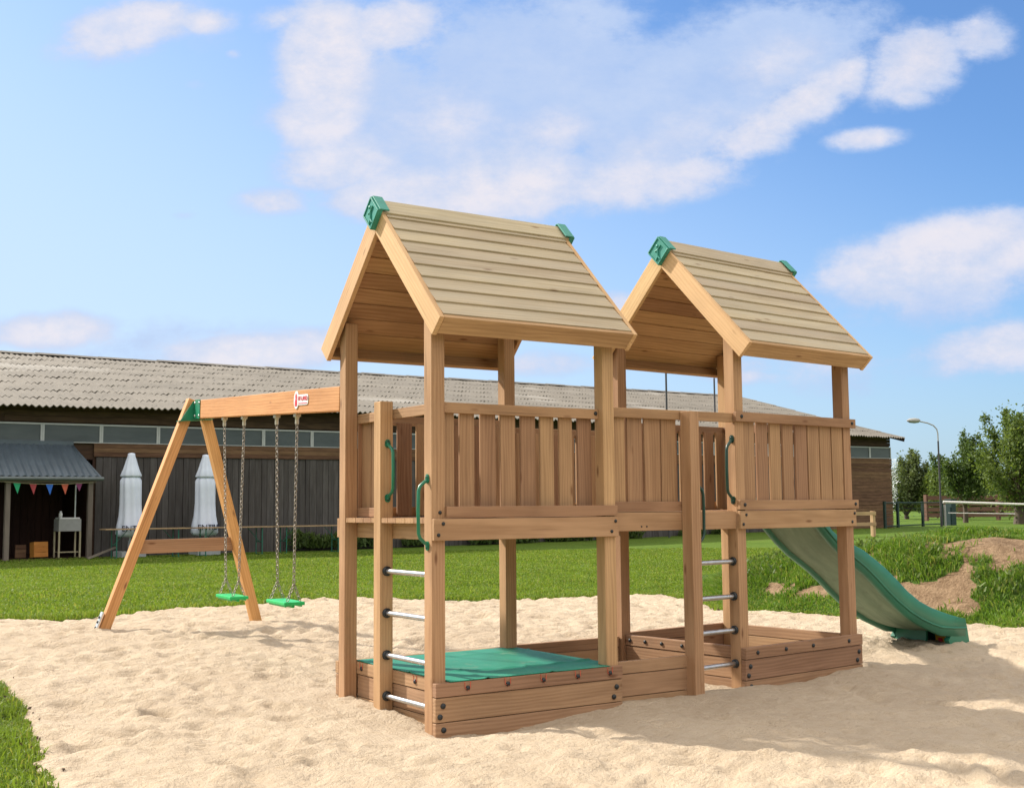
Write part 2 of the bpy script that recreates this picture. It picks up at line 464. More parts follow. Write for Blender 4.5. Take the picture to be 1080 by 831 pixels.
def slope_pt(side, s, n):
    """point (y,z) on the roof: s up the slope from the eave, n out of it; side 0 front, 1 back"""
    y = -EV + s * CS - n * SN; z = ZE + s * SN + n * CS
    return (y, z) if side == 0 else (W - y, z)

def grab_handle(parent, p0, p1, out, mat='handle', name='grab_handle'):
    """tubular handle between two fixings, bowed out along 'out'"""
    p0, p1, out = V(*p0), V(*p1), V(*out)
    d = p1 - p0
    path = [p0 + out * .012, p0 + d * .03 + out * .35, p0 + d * .10 + out * .85, p0 + d * .17 + out * 1.0, p0 + d * .5 + out * 1.04,
            p0 + d * .83 + out * 1.0, p0 + d * .90 + out * .85, p0 + d * .97 + out * .35, p1 + out * .012]
    k = MB(); k.tube(path, .0105, 10)
    n = out / np.linalg.norm(out)
    for q, sgn in ((p0, 1), (p1, -1)):
        k.tube([q - n * .002, q + n * .008], .02, 12)
        k.tube([q - d * .045 * sgn - n * .002, q - d * .045 * sgn + n * .008], .018, 12)
        k.tube([q + n * .004, q - d * .045 * sgn + n * .004], .013, 8)
        k.dome(q - d * .045 * sgn + n * .008, n, .009, 1)
    return k.build(name, [M[mat], M['bolt']], parent)

def rung(parent, p0, p1):
    k = MB(); k.tube([p0, p1], .0165, 14)
    p0, p1 = V(*p0), V(*p1); t = (p1 - p0) / np.linalg.norm(p1 - p0)
    for q, sg in ((p0, 1), (p1, -1)):
        k.tube([q - t * .004 * sg, q + t * .014 * sg, q + t * .018 * sg], [.030, .030, .022], 14, 1)
    return k.build('rung', [M['steel'], M['bolt']], parent)

def make_tower(loc, rz, label, second):
    T = empty('play_tower', loc, rz, playset); T['label'] = label
    dx = .006
    # posts
    for (x, y) in ((0, 0), (L - P_, 0), (0, W - P_), (L - P_, W - P_)):
        k = MB(); zt = ZE + (EV + (0 if y == 0 else 0) + .0) * SN / CS - .05
        k.box(x, x + P_, y, y + P_, -.3, zt, 2)
        if y == 0:
            for z in ((1.205, 1.135, 1.07) if not second else ()): k.dome((x + .035 + .02 * (z > 1.1), -.001, z), (0, -1, 0), .011, 1)
        k.build('post', [M['post'], M['bolt']], T, .004)
    # roof: lapped planks on both slopes, ridge boards
    for side in (0, 1):
        k = MB(); npl = 9; so = .07 if (second and side) else 0; ex = (SLEN - .02 - so) / npl
        for i in range(npl):
            s0 = so + i * ex; s1 = s0 + ex + .012; x0, x1 = -.0185 + rng.uniform(-.002, .002), L + .02
            poly = [slope_pt(side, s0, .006), slope_pt(side, s1, -.008), slope_pt(side, s1, -.028), slope_pt(side, s0, -.020)]
            if side == 1: poly = poly[::-1]
            k.prism(poly, x0, x1, other=1, keep=((0, 3) if side == 0 else (2, 3)))
        # ridge board with mitred top
        a = slope_pt(side, SLEN - .115, .016); b = (W / 2, ZR + .030 + .0); c = (W / 2, ZR + .002); d = slope_pt(side, SLEN - .115, .0)
        off = -.0008 if side == 0 else .0008
        poly = [(a[0], a[1]), (b[0] + off, b[1]), (c[0] + off, c[1]), (d[0], d[1])]
        if side == 1: poly = poly[::-1]
        k.prism(poly, -.06, L + .055)
        k.build('roof', [M['roof'], M['post']], T, .003)
        # eave board square to the slope
        k = MB()
        so = .07 if (second and side) else 0
        poly = [slope_pt(side, so - .030, 0), slope_pt(side, so - .002, 0), slope_pt(side, so - .002, -.122), slope_pt(side, so - .030, -.122)]
        if side == 1: poly = poly[::-1]
        k.prism(poly, -.0175, L + .035)
        k.build('eave_board', M['barge'] if False else M['rail'], T, .003)
        # barge boards on both gables
        for (xa, xb) in ((-.052, -.021), (L + .022, L + .052)):
            k = MB()
            top = (W / 2 + (-.0008 if side == 0 else .0008), ZR + .003)
            bot = (top[0], ZR - .132 / CS)
            poly = [slope_pt(side, so - .034, .003), top, bot, slope_pt(side, so - .034, -.132)]
            gd = (CS, SN) if side == 0 else (-CS, SN)
            if side == 1: poly = poly[::-1]
            k.prism(poly, xa, xb, gdir=gd)
            k.build('barge_board', M['barge'], T, .003)
    # green ridge caps: square plates set on their corner with a raised rim and emblem
    for (x0, x1, sg) in ((-.090, -.052, -1), (L + .052, L + .090, 1)):
        k = MB(); h = .108; cy, cz = W / 2, ZR - .065
        dia = [(cy, cz + h), (cy + h * .97, cz), (cy, cz - h), (cy - h * .97, cz)]
        k.prism(dia, x0 + (.006 if sg < 0 else 0), x1 - (0 if sg < 0 else .006))
        xf = x0 if sg < 0 else x1 - .006
        rim = .017
        for i in range(4):                                # raised rim bars
            a = np.array(dia[i]); b = np.array(dia[(i + 1) % 4]); mid = np.array((cy, cz))
            ai = a + (mid - a) * .14; bi = b + (mid - b) * .14
            k.prism([tuple(a), tuple(b), tuple(bi), tuple(ai)], xf, xf + .0062)
        # emblem: small figure with raised arm and a ball
        for seg in (((0, -.055), (0, .0)), ((0, .0), (-.028, .03)), ((0, -.002), (.026, -.012)), ((0, -.05), (-.022, -.075)), ((0, -.05), (.02, -.078))):
            q0 = (xf + .003, cy + seg[0][0], cz + seg[0][1] + .01); q1 = (xf + .003, cy + seg[1][0], cz + seg[1][1] + .01)
            k.tube([q0, q1], .0075, 6)
        k.dome((xf + .003 + .002 * sg, cy + .002, cz + .036), (sg, 0, 0), .013)
        # skirts lapping over the ridge boards
        for side in (-1, 1):
            u = V(0, side * .97, -1); u /= np.linalg.norm(u); nn = V(0, u[2] * -1 * side, abs(u[1]))
            c0 = V((x0 + x1) / 2 + (.028 if sg < 0 else -.028), cy, cz + h) + u * .078
            k.obox(c0 + V(0, side * .004, .004), V(.034, 0, 0), u * .075, V(0, side * .7, .7) * .005)
        k.build('ridge_cap', M['cap'], T, .002)
    # deck boards
    k = MB(); nb = 11; w = (W - .012) / nb
    for i in range(nb):
        k.box(.006, L - .006, .006 + i * w, .006 + (i + 1) * w - .006, HB - .026, HB + .004, 0)
    k.build('platform_deck', M['slat'], T)
    # beams under the deck on the four sides
    k = MB(); k.box(0, L, -.030, -.001, HBB, HB, 0)
    for x in ((.04, L - .045)):
        for z in (1.14, 1.075): k.dome((x + (.02 if z > 1.1 else -.012), -.030, z), (0, -1, 0), .011, 1)
    k.build('platform_beam', [M['rail'], M['bolt']], T, .003)
    k = MB(); k.box(0, L, W + .001, W + .030, HBB, HB, 0); k.build('platform_beam', M['rail'], T, .003)
    for x in (.0905, L - .1185):
        k = MB(); k.box(x, x + .028, .03, W - .03, HBB, HB - .028, 1); k.build('platform_beam', M['rail'], T, .003)
    # railings
    def railing(kind):
        k = MB()
        if kind == 'front':
            y0 = .050 if not second else -.031
            if second:
                k.box(-.02, L + .03, -.031, -.001, 1.790, HR, 0); k.box(0, L + .035, -.031, -.001, 1.176, 1.242, 0)
                for x in (.035, L - .02):
                    k.dome((x, -.031, 1.825), (0, -1, 0), .013, 1); k.dome((x + .012, -.031, 1.21), (0, -1, 0), .013, 1)
                ys = (.004, .024)
            else:
                k.box(P_ + .001, L - P_ - .001, .046, .078, 1.795, HR, 0)
                k.box(P_ - .001, L, -.024, -.001, 1.175, 1.240, 0, r=.1)
                k.dome((L - P_ - .025, .046, 1.83), (0, -1, 0), .013, 1)
                ys = (.080, .097)
            n = 8; w = (L - 2 * P_) / n
            for i in range(n):
                gap = (.028 if i < 4 else .014) if second else rng.uniform(.036, .046)
                x0 = P_ + .003 + i * w
                k.box(x0, x0 + w - gap, ys[0], ys[1] + rng.uniform(-.001, .001), 1.18, 1.80 if second else 1.81, 2)
        elif kind == 'back':
            k.box(P_ + .001, L - P_ - .001, W - .078, W - .046, 1.795, HR, 0)
            k.box(P_ + .001, L - P_ - .001, W - .044, W - .02, 1.175, 1.240, 0)
            n = 8; w = (L - 2 * P_) / n
            for i in range(n):
                x0 = P_ + .003 + i * w
                k.box(x0, x0 + w - .034, W - .097, W - .080, 1.18, 1.81, 2)
        elif kind == 'gable':
            k.box(.0915, .120, .03, W - .03, 1.795, HR, 1)
            k.box(.0915, .116, .74, W - P_ + .05, 1.176, 1.236, 1)
            for i in range(3):
                y0 = .745 + i * .138
                k.box(.1215, .141, y0, y0 + .128, 1.18, 1.81, 2)
        elif kind == 'slide_side':
            k.box(L - .120, L - .0915, .03, W - .03, 1.795, HR, 1)
            for y0 in (.095, .215, .895, 1.02):
                k.box(L - .141, L - .1215, y0, y0 + .112, 1.18, 1.81, 2)
        k.build('railing', [M['slat'] if kind != 'x' else M['rail'], M['bolt']], T, .003)
    railing('front'); railing('back')
    railing('slide_side' if second else 'gable')
    # sandbox walls: cap board over two planks on each side
    def sbwall(a, b, nrm, bolts=(), caps=(), t=.04, inner=False):
        """wall from a to b (x,y); outward normal nrm; outer face .045 out"""
        a, b, nrm = V(*a, 0), V(*b, 0), V(*nrm, 0)
        k = MB()
        for z0, z1, tt, rr in ((HS - .078, HS, .045, None), (.012, HS - .082, .039, None), (-.16, .008, .039, None)):
            c0 = a + nrm * (.002 + tt / 2); c1 = b + nrm * (.002 + tt / 2)
            k.board(c0 + V(0, 0, (z0 + z1) / 2), c1 + V(0, 0, (z0 + z1) / 2), V(0, 0, (z1 - z0) / 2), nrm * tt / 2)
        for u, z in bolts:
            q = a + (b - a) * u + nrm * .041 + V(0, 0, z); k.dome(q, nrm, .0165, 1)
        for u in caps:
            q = a + (b - a) * u + nrm * .047 + V(0, 0, HS - .038); k.dome(q, nrm, .0145, 1)
        k.build('sandbox_wall', [M['box'], M['bolt']], T, .004)
    fb = [(.035, .105), (.02, .045), (.038, -.03), (.965, .105), (.948, .045), (.972, -.03)]
    sbwall((0, 0), (L, 0), (0, -1), fb, (.155, .36, .55, .74, .925) if not second else (.09, .32, .55, .87))
    sbwall((0, W), (L, W), (0, 1))
    sbwall((.135 if not second else .075, P_ + .002), (.135 if not second else .075, W - P_ - .002), (-1, 0), caps=(.25, .62, .93) if not second else (.45, .64, .80, .95))
    sbwall((L - .10, P_ + .002), (L - .10, W - P_ - .002), (1, 0))
    return T

T1 = make_tower((0, 0, 0), 0, 'play tower beside the swing beam, its sandbox under a green cover', False)
TX, TY, TYAW, TZ = 2.4579, .03103, .10401, .02736
T2 = make_tower((TX, TY, TZ), TYAW, 'play tower carrying the green slide, its sandbox open', True)
cT, sT = math.cos(TYAW), math.sin(TYAW)
def t2w(x, y, z): return V(TX + cT * x - sT * y, TY + sT * x + cT * y, z + TZ)

# ladder on the gable of the first tower
k = MB(); k.box(0, P_, .648, .738, -.3, 1.906, 2); k.build('ladder_post', M['post'], T1, .004)
for z in (.842, .584, .327, .078): rung(T1, (.045, .648, z), (.045, P_, z))
grab_handle(T1, (.05, .648, 1.632), (.05, .648, 1.302), (0, -.075, 0))
grab_handle(T1, (0, .045, 1.395), (0, .045, 1.02), (-.062, 0, 0))
# ladder between bridge and second tower (child of the second tower, in its frame)
def w2t(x, y, z):
    a, b = x - TX, y - TY
    return (cT * a + sT * b, -sT * a + cT * b, z - TZ)
lp = w2t(1.957, -.060, 0)
k = MB(); k.box(lp[0], lp[0] + P_, lp[1], lp[1] + P_, -.3, 1.84, 2); k.build('ladder_post', M['post'], T2, .004)
for z in (.82, .58, .35, .122): rung(T2, (lp[0] + P_, .03, z), (0, .045, z))
grab_handle(T2, (lp[0] + P_, lp[1] + .03, 1.345), (lp[0] + P_, lp[1] + .03, .955), (.06, 0, 0), 'handle_dark')
grab_handle(T2, (0, .03, 1.66), (0, .03, 1.25), (-.06, 0, 0), 'handle_dark')

# ------------------------------------------------------------------ bridge between the towers
B = empty('bridge', (0, 0, 0), 0, playset)
def fl(u, off): return V(L + .002 + u * (TX - .004 - L - .002), .034 + off + .0 * u, 0)
xa, xb = L + .002, TX - .006
k = MB(); k.box(xa, xb, .034, .062, 1.072, 1.192, 0)
for x in (1.60, 1.645): k.dome((x, .034, 1.10), (0, -1, 0), .006, 1)
k.build('platform_beam', [M['rail'], M['bolt']], B, .003)
k = MB(); k.box(xa, 2.33, 1.235, 1.263, 1.072, 1.192, 0); k.build('platform_beam', M['rail'], B, .003)
k = MB()
for i in range(9): k.box(xa, xb - .06 if i > 4 else xb, .066 + i * .129, .066 + i * .129 + .122, 1.166, 1.196, 0)
k.build('platform_deck', M['slat'], B)
k = MB()
k.box(xa, xb, .034, .062, 1.812, 1.876, 0)
k.box(xa, 1.98, .034, .058, 1.200, 1.262, 0)
for i in range(4): k.box(1.372 + i * .146, 1.372 + i * .146 + (.124, .124, .136, .13)[i], .064, .084, 1.204, 1.83, 2)
k.build('railing', [M['slat']], B, .003)
k = MB()
k.box(xa, 2.33, 1.190, 1.220, 1.745, 1.81, 0); k.box(xa, 2.33, 1.19, 1.214, 1.2, 1.262, 0)
for i in range(7): k.box(1.372 + i * .137, 1.372 + i * .137 + .118, 1.166, 1.186, 1.204, 1.77, 2)
k.build('railing', [M['slat']], B, .003)
for (y0, y1, x1) in ((.012, .05, 1.955), (1.20, 1.24, 2.33)):
    k = MB()
    for z0, z1, g_ in ((.168, .246, 0), (.025, .164, .004), (-.16, .021, .004)): k.box(xa, x1, y0 + g_, y1, z0, z1, 0)
    k.build('sandbox_wall', M['box'], B, .004)

# ------------------------------------------------------------------ sandbox cover (tarp) on the first tower's sandbox
nx, ny = 60, 56
X, Y = np.meshgrid(np.linspace(.098, L - .012, nx), np.linspace(-.044, W - .055, ny))
u = (X - .098) / (L - .11); v = (Y + .044) / (W - .011)
Z = HS + .007 - .020 * (np.sin(PI * u) * np.sin(PI * v)) ** .7 + .004 * fbm(X * 5, Y * 5, 5, 3) * np.sin(PI * u)
for xc, wd in ((.40, .018), (.86, .018)): Z += .007 * np.exp(-((X - xc - .2 * (Y - .2)) / (wd * .7)) ** 2) * smooth(Y, .45, .38)
Z += .009 * np.exp(-((Y - .46 + .13 * X) / .013) ** 2) + .007 * np.exp(-((Y - 1.12 + .10 * X) / .012) ** 2)
# cut-outs at the posts
vs = np.stack([X, Y, Z], -1).reshape(-1, 3)
idx = np.arange(nx * ny).reshape(ny, nx)
cx = (X[:-1, :-1] + X[1:, 1:]) / 2; cy = (Y[:-1, :-1] + Y[1:, 1:]) / 2
keep = ~(((cx > L - P_ - .01)) & ((cy < P_ + .01) | (cy > W - P_ - .01)))
fs = np.stack([idx[:-1, :-1], idx[:-1, 1:], idx[1:, 1:], idx[1:, :-1]], -1)[keep]
tarp = np_mesh('sandbox_cover', vs, fs, M['tarp'], smooth_=True)
sol = tarp.modifiers.new('Solidify', 'SOLIDIFY'); sol.thickness = .004
tag(tarp, 'green woven cover stretched over the sandbox of the tower nearer the swings', 'sandbox cover')
def hook(a, nrm, r=.02):
    a = V(*a); nrm = V(*nrm)
    side = np.cross(nrm, V(0, 0, 1))
    k = MB(); k.tube([a + side * .022 + V(0, 0, .034), a + side * .02 + V(0, 0, .0), a + V(0, 0, -.014) + nrm * .004, a - side * .016, a - side * .018 + V(0, 0, .034)], .0018, 6)
    k.build('elastic_loop', M['loop'], tarp)
for u_ in (.155, .36, .55, .74, .925): hook((u_ * L, -.051, HS - .036), (0, -1, 0))
for u_ in (.25, .62, .93): hook((.085, P_ + .002 + u_ * (W - 2 * P_ - .004), HS - .036), (-1, 0, 0))

# ------------------------------------------------------------------ slide on the far side of the second tower
SD = empty('slide', (TX, TY, TZ), TYAW, playset)
prof = [(1.20, 1.150), (1.30, 1.115), (1.40, 1.030), (1.52, .935), (1.66, .840), (1.80, .765), (1.94, .690), (2.08, .600), (2.22, .500),
        (2.38, .395), (2.55, .300), (2.72, .225), (2.88, .170), (3.04, .130), (3.22, .112), (3.42, .100)]
rim = [(1.20, 1.30), (1.30, 1.24), (1.40, 1.130), (1.52, 1.005), (1.66, .925), (1.80, .885), (1.94, .835), (2.08, .765), (2.22, .690),
       (2.38, .590), (2.55, .475), (2.72, .385), (2.88, .325), (3.04, .280), (3.22, .235), (3.42, .195)]
ya, yb = .33, .86
k = MB()
vs = []; cols = 7
for (x, z) in prof:
    for j in range(cols):
        t = j / (cols - 1); sag = -.014 * math.sin(PI * t)
        vs.append((x, ya + .02 + t * (yb - ya - .04), z + sag))
n = len(prof)
for (x, z) in prof:
    for j in range(cols):
        t = j / (cols - 1); sag = -.014 * math.sin(PI * t)
        vs.append((x, ya + .02 + t * (yb - ya - .04), z + sag - .016))
fs = []; 
for i in range(n - 1):
    for j in range(cols - 1):
        a = i * cols + j; fs.append((a, a + cols, a + cols + 1, a + 1))
        b = n * cols + a; fs.append((b, b + 1, b + cols + 1, b + cols))
k.add(vs, fs, 0, sm=True); k.build('slide_bed', M['slide_under'], SD)
for (y0, y1) in ((ya - .025, ya + .022), (yb - .022, yb + .025)):
    k = MB(); vs = []
    secs = []
    for (x, z), (xr, zr) in zip(prof, rim):
        lo = z - .045
        if x > 3.0: lo = z - .06
        secs.append([(y0, lo), (y0, zr - .014), (y0 + .008, zr - .003), ((y0 + y1) / 2, zr), (y1 - .008, zr - .003), (y1, zr - .014), (y1, lo), ((y0 + y1) / 2, lo - .004)])
    # foot reaching the sand beyond the run-out
    m = 8
    for (x, z), sc in zip(prof, secs): vs += [(x, a, b) for a, b in sc]
    fs = []
    for i in range(n - 1):
        for j in range(m): fs.append((i * m + j, (i + 1) * m + j, (i + 1) * m + (j + 1) % m, i * m + (j + 1) % m))
    fs.append(tuple(range(m))); fs.append(tuple(range((n - 1) * m, n * m))[::-1])
    k.add(vs, fs, 0, sm=True)
    k.prism([(3.19, .07), (3.14, .02), (3.24, -.12), (3.50, -.12), (3.45, .10), (3.425, .193), (3.30, .215)], y0 + .001, y1 - .001, axis='y')
    # lengthwise ribs on the wall's outer face
    yo = y0 if y0 < .5 else y1
    sg = -1 if y0 < .5 else 1
    k.tube([(x, yo + sg * .004, z + .012) for (x, z) in prof], .010, 6)
    k.build('side_wall', M['slide'], SD)
k = MB(); k.prism([(3.405, .098), (3.44, .09), (3.47, -.12), (3.435, -.12)], ya + .024, yb - .024, axis='y')
k.prism([(3.16, .12), (3.13, -.10), (3.16, -.10), (3.19, .10)], ya + .20, yb - .023, axis='y')
k.build('exit_lip', M['slide'], SD, .004)
k = MB(); xs = 3.395
k.obox((3.30, ya + .115, .035), (0, .085, 0), (.008, 0, -.06), (-.004, 0, -.0005), mat=0)
for i, (yy, zz, mt) in enumerate(((.09, .06, 1), (.16, .065, 2), (.11, .01, 2), (.17, .01, 1))):
    k.obox((3.294, ya + yy - .02, zz - .005), (0, .02, 0), (.002, 0, -.016), (-.004, 0, -.0005), mat=mt)
k.build('warning_sticker', [M['yellow'], M['red'], M['slide']], SD)

# ------------------------------------------------------------------ swing frame
SF = empty('swing_frame', (0, 0, 0), 0, playset)
p0 = V(.045, 1.245, 1.970); p1 = V(.284, 4.90, 2.170)
bd = (p1 - p0); bl = np.linalg.norm(bd); bd /= bl
side = np.cross(bd, V(0, 0, 1)); side /= np.linalg.norm(side); upv = np.cross(side, bd)
k = MB(); k.board(p0, p1, upv * .083, side * .046); k.build('beam', M['swing'], SF, .004)
def beam_pt(t, s=0, u=0): return p0 + bd * (t * bl) + side * s + upv * u
# legs: square timbers leaning outwards
apex = V(.27, 4.93, 2.26)
for foot, top in ((V(-.60, 4.93, .02), V(.235, 4.955, 2.262)), (V(.935, 4.93, -.02), V(.36, 4.955, 2.13))):
    k = MB(); d = (top - foot); d /= np.linalg.norm(d)
    wv = np.cross(V(0, 1, 0), d); wv /= np.linalg.norm(wv)
    k.board(foot, top, wv * .045, np.cross(d, wv) * .045); k.build('leg', M['swing'], SF, .004)
k = MB(); k.board((-.235, 4.965, .90), (.665, 4.965, .91), V(0, 0, .062), V(0, .022, 0)); k.build('crossbar', M['slat'], SF, .003)
k = MB()   # green corner bracket: folded plates
yb_ = 4.93
k.prism([(.10, 2.06), (.22, 2.245), (.345, 2.235), (.42, 2.09)], yb_ - .052, yb_ - .046, axis='y')
k.obox(beam_pt(.965, -.050), bd * .085, upv * .088, side * .003); k.obox(beam_pt(.965, .050), bd * .085, upv * .088, side * .003)
k.obox((.25, yb_ - .02, 2.068), (.16, 0, .012), (0, .05, 0), (0, 0, .003))
for t_, u_ in ((.945, .06), (.985, .06), (.945, -.06), (.985, -.06)): k.dome(beam_pt(t_, -.053, u_), -side, .011, 1)
k.build('corner_bracket', [M['dirtgreen'], M['steel']], SF)
k = MB(); k.obox((-.590, 4.925, .245), (.034, 0, .09), (0, .035, 0), (.006, 0, -.002))
for z in (.20, .25, .29): k.dome((-.600 + (z - .245) * .37, 4.925, z), (-1, 0, .37), .012, 1)
k.build('anchor_plate', [M['galv'], M['bolt']], SF)
# maker's sign on the beam
k = MB(); tc_ = .199; hw = .138; hh = .038; ctr = beam_pt(tc_, -.0475, .012)
tx = -bd; ty = upv; tn = -side                                   # reading direction towards the tower
ring = []
for (sx, sy, a0) in ((1, 1, 0), (-1, 1, PI / 2), (-1, -1, PI), (1, -1, 3 * PI / 2)):
    for q in range(5):
        a = a0 + q * PI / 8; ring.append((sx * (hw - .02) + .02 * math.cos(a), sy * (hh - .02) + .02 * math.sin(a)))
front = [ctr + tx * a + ty * b + tn * .004 for a, b in ring]; back = [ctr + tx * a + ty * b for a, b in ring]
nr = len(ring)
k.add(front + back, [tuple(range(nr)), tuple(range(nr, 2 * nr))[::-1]] + [(i, nr + i, nr + (i + 1) % nr, (i + 1) % nr) for i in range(nr)])
lobe = [(a * .05, b * .066) for a, b in [(math.cos(q * PI / 8), math.sin(q * PI / 8)) for q in range(16)]]
lc = ctr - tx * .104
fr = [lc + tx * a + ty * b + tn * .0055 for a, b in lobe]; bk = [lc + tx * a + ty * b + tn * .0002 for a, b in lobe]
k.add(fr + bk, [tuple(range(16)), tuple(range(16, 32))[::-1]] + [(i, 16 + i, 16 + (i + 1) % 16, (i + 1) % 16) for i in range(16)])
emb = [(-.022, -.045), (.022, -.045), (.024, -.012), (.014, .004), (.018, .026), (.009, .046), (-.010, .046), (-.016, .024), (-.012, .004), (-.024, -.012)]
k.add([lc + tx * a + ty * b + tn * .0075 for a, b in emb], [tuple(range(len(emb)))], 1)
for body, size, dx_, dy_ in (('HY-LAND', .047, .032, .008), ('playground', .021, .035, -.026)):
    if body != 'HY-LAND': continue
    tv, tf = text_mesh(body, size)
    k.add([ctr + tx * (a + dx_) + ty * (b + dy_) + tn * (.0065 + c) for a, b, c in tv], tf, 1)
k.obox(ctr + tx * .035 - ty * .026 + tn * .0062, tx * .09, ty * .0028, tn * .0004, mat=1)
k.build('maker_sign', [M['white'], M['red']], SF)

# swings: green plate seats on chains, hanging from the beam
def chain_path(k, a, b, mat=0, pitch=.031):
    a, b = V(*a), V(*b); d = b - a; ln = np.linalg.norm(d); d /= ln; n = max(2, int(ln / pitch))
    s1 = np.cross(d, V(.3, 1, .1)); s1 /= np.linalg.norm(s1); s2 = np.cross(d, s1)
    for i in range(n):
        c = a + d * (i + .5) * ln / n; s = (s1 + s2) * .707 if i % 2 else (s1 - s2) * .707
        h = ln / n * .66; w = .0098
        pts = [c + d * h, c + d * h * .5 + s * w, c - d * h * .5 + s * w, c - d * h, c - d * h * .5 - s * w, c + d * h * .5 - s * w]
        k.tube(pts, .0036, 5, mat, closed=True)
for (ts, zs, lab) in (((.770, .614), .500, 'green swing seat on chains beside the A-frame leg, the farther of two'),
                      ((.386, .260), .540, 'green swing seat on chains hanging nearer the tower')):
    c = (beam_pt(ts[0]) + beam_pt(ts[1])) / 2
    sw = empty('swing', (c[0], c[1], zs)); tag(sw, lab, 'swing', 'swing seats hanging from the beam')
    o = V(c[0], c[1], zs)
    fwd = V(bd[0], bd[1], 0); fwd /= np.linalg.norm(fwd); sd = V(fwd[1], -fwd[0], 0)
    k = MB(); k.obox((0, 0, 0), fwd * .210, sd * .080, (0, 0, .013)); k.obox((0, 0, -.022), fwd * .18, sd * .012, (0, 0, .010))
    for s_ in (-1, 1): k.obox(sd * .06 * s_ + V(0, 0, -.018), fwd * .19, sd * .006, (0, 0, .008))
    k.build('seat', M['seat'], sw, .006)
    for t in ts:
        top = beam_pt(t, 0, -.083) - o
        e = 1 if t == ts[0] else -1
        bot = fwd * .185 * e + V(0, 0, .14)
        k = MB(); chain_path(k, top + V(0, 0, -.075), bot)
        for s_ in (-1, 1): chain_path(k, bot, fwd * .185 * e + sd * .05 * s_ + V(0, 0, .018))
        k.build('chain', M['chain'], sw)
        k = MB(); k.obox(top + V(0, 0, -.012), fwd * .028, sd * .02, (0, 0, .012)); k.tube([top + V(0, 0, -.02), top + V(0, 0, -.05)], [.02, .012], 10)
        k.tube([top + V(0, 0, -.048), top + V(0, 0, -.078)], .015, 10)
        k.build('hanger', M['hook'], sw)

# ------------------------------------------------------------------ ground, sand, bank
nxg = np.concatenate([np.linspace(-600, -40, 20), np.linspace(-38, -12.5, 36), np.arange(-12, 14, .25), np.linspace(14.5, 80, 95), np.linspace(85, 900, 30)])
nyg = np.concatenate([np.linspace(-400, -20, 14), np.arange(-18, 11, .25), np.linspace(11.5, 60, 70), np.linspace(65, 1500, 30)])
X, Y = np.meshgrid(nxg, nyg)
back = [(-14, 9), (-6.5, 8.0), (-4, 7.2), (-1.81, 6.31), (-1.08, 6.71), (-.67, 6.18), (-.2, 6.55), (.85, 6.74), (2.55, 7.06), (4.02, 7.5), (5.21, 7.48), (6.95, 7.26), (7.67, 6.9),
        (7.44, 5.97), (6.56, 4.58), (6.79, 4.19), (6.79, 3.45), (6.77, 2.77), (6.92, 2.15), (7.35, 1.13), (7.75, .4), (9, -2), (11, -7), (12, -13)]
left = [(-14, -13), (-4, -13), (-2.98, -5), (-2.50, -2.2), (-2.30, -.9), (-2.19, -.2), (-2.08, .57), (-2.0, 1.18), (-1.93, 1.97), (-1.88, 2.5), (-1.98, 3.1), (-2.4, 3.6), (-4, 4.4), (-8, 5.2), (-14, 6)]
poly = np.array(back + [(-2.9, -13)][:0] + [(4, -16)] + left[1:], float)
def inside(px, py, poly):
    c = np.zeros(px.shape, bool); n = len(poly); j = n - 1
    for i in range(n):
        xi, yi = poly[i]; xj, yj = poly[j]
        cond = ((yi > py) != (yj > py)) & (px < (xj - xi) * (py - yi) / (yj - yi + 1e-12) + xi)
        c ^= cond; j = i
    return c
def edge_dist(px, py, poly):
    d = np.full(px.shape, 1e9); n = len(poly)
    for i in range(n):
        a = poly[i]; b = poly[(i + 1) % n]; ab = b - a
        t = np.clip(((px - a[0]) * ab[0] + (py - a[1]) * ab[1]) / (ab @ ab), 0, 1)
        d = np.minimum(d, np.hypot(px - a[0] - t * ab[0], py - a[1] - t * ab[1]))
    return d
def signed(px, py):      # >0 inside the sand
    d = edge_dist(px, py, poly)
    return np.where(inside(px, py, poly), d, -d)
def wob(x, y): return .10 * fbm(x * 2.2, y * 2.2, 31, 4, .6)
def grid_faces(ny_, nx_):
    idx = np.arange(nx_ * ny_).reshape(ny_, nx_)
    return np.stack([idx[:-1, :-1], idx[:-1, 1:], idx[1:, 1:], idx[1:, :-1]], -1).reshape(-1, 4)
sg = signed(X.ravel(), Y.ravel()).reshape(X.shape)
Z = gh(X, Y) - .32 * smooth(sg, -.12, .45) + .02 * fbm(X * .5, Y * .5, 3)
g = np_mesh('ground', np.stack([X, Y, Z], -1).reshape(-1, 3), grid_faces(*X.shape), M['lawn'], smooth_=True)
g['kind'] = 'structure'

st = .030
xs = np.arange(-6.5, 12.5, st); ys = np.arange(-9, 8.4, st)
X, Y = np.meshgrid(xs, ys)
def sand_height(X, Y):
    Z = gh(X, Y) + .032 * fbm(X * .7, Y * .7, 11, 2) + .022 * fbm(X * 2.6, Y * 2.6, 12, 3, .55) + .027 * fbm(X * 7.5, Y * 7.5, 15, 3, .65)
    return Z
Z = sand_height(X, Y)
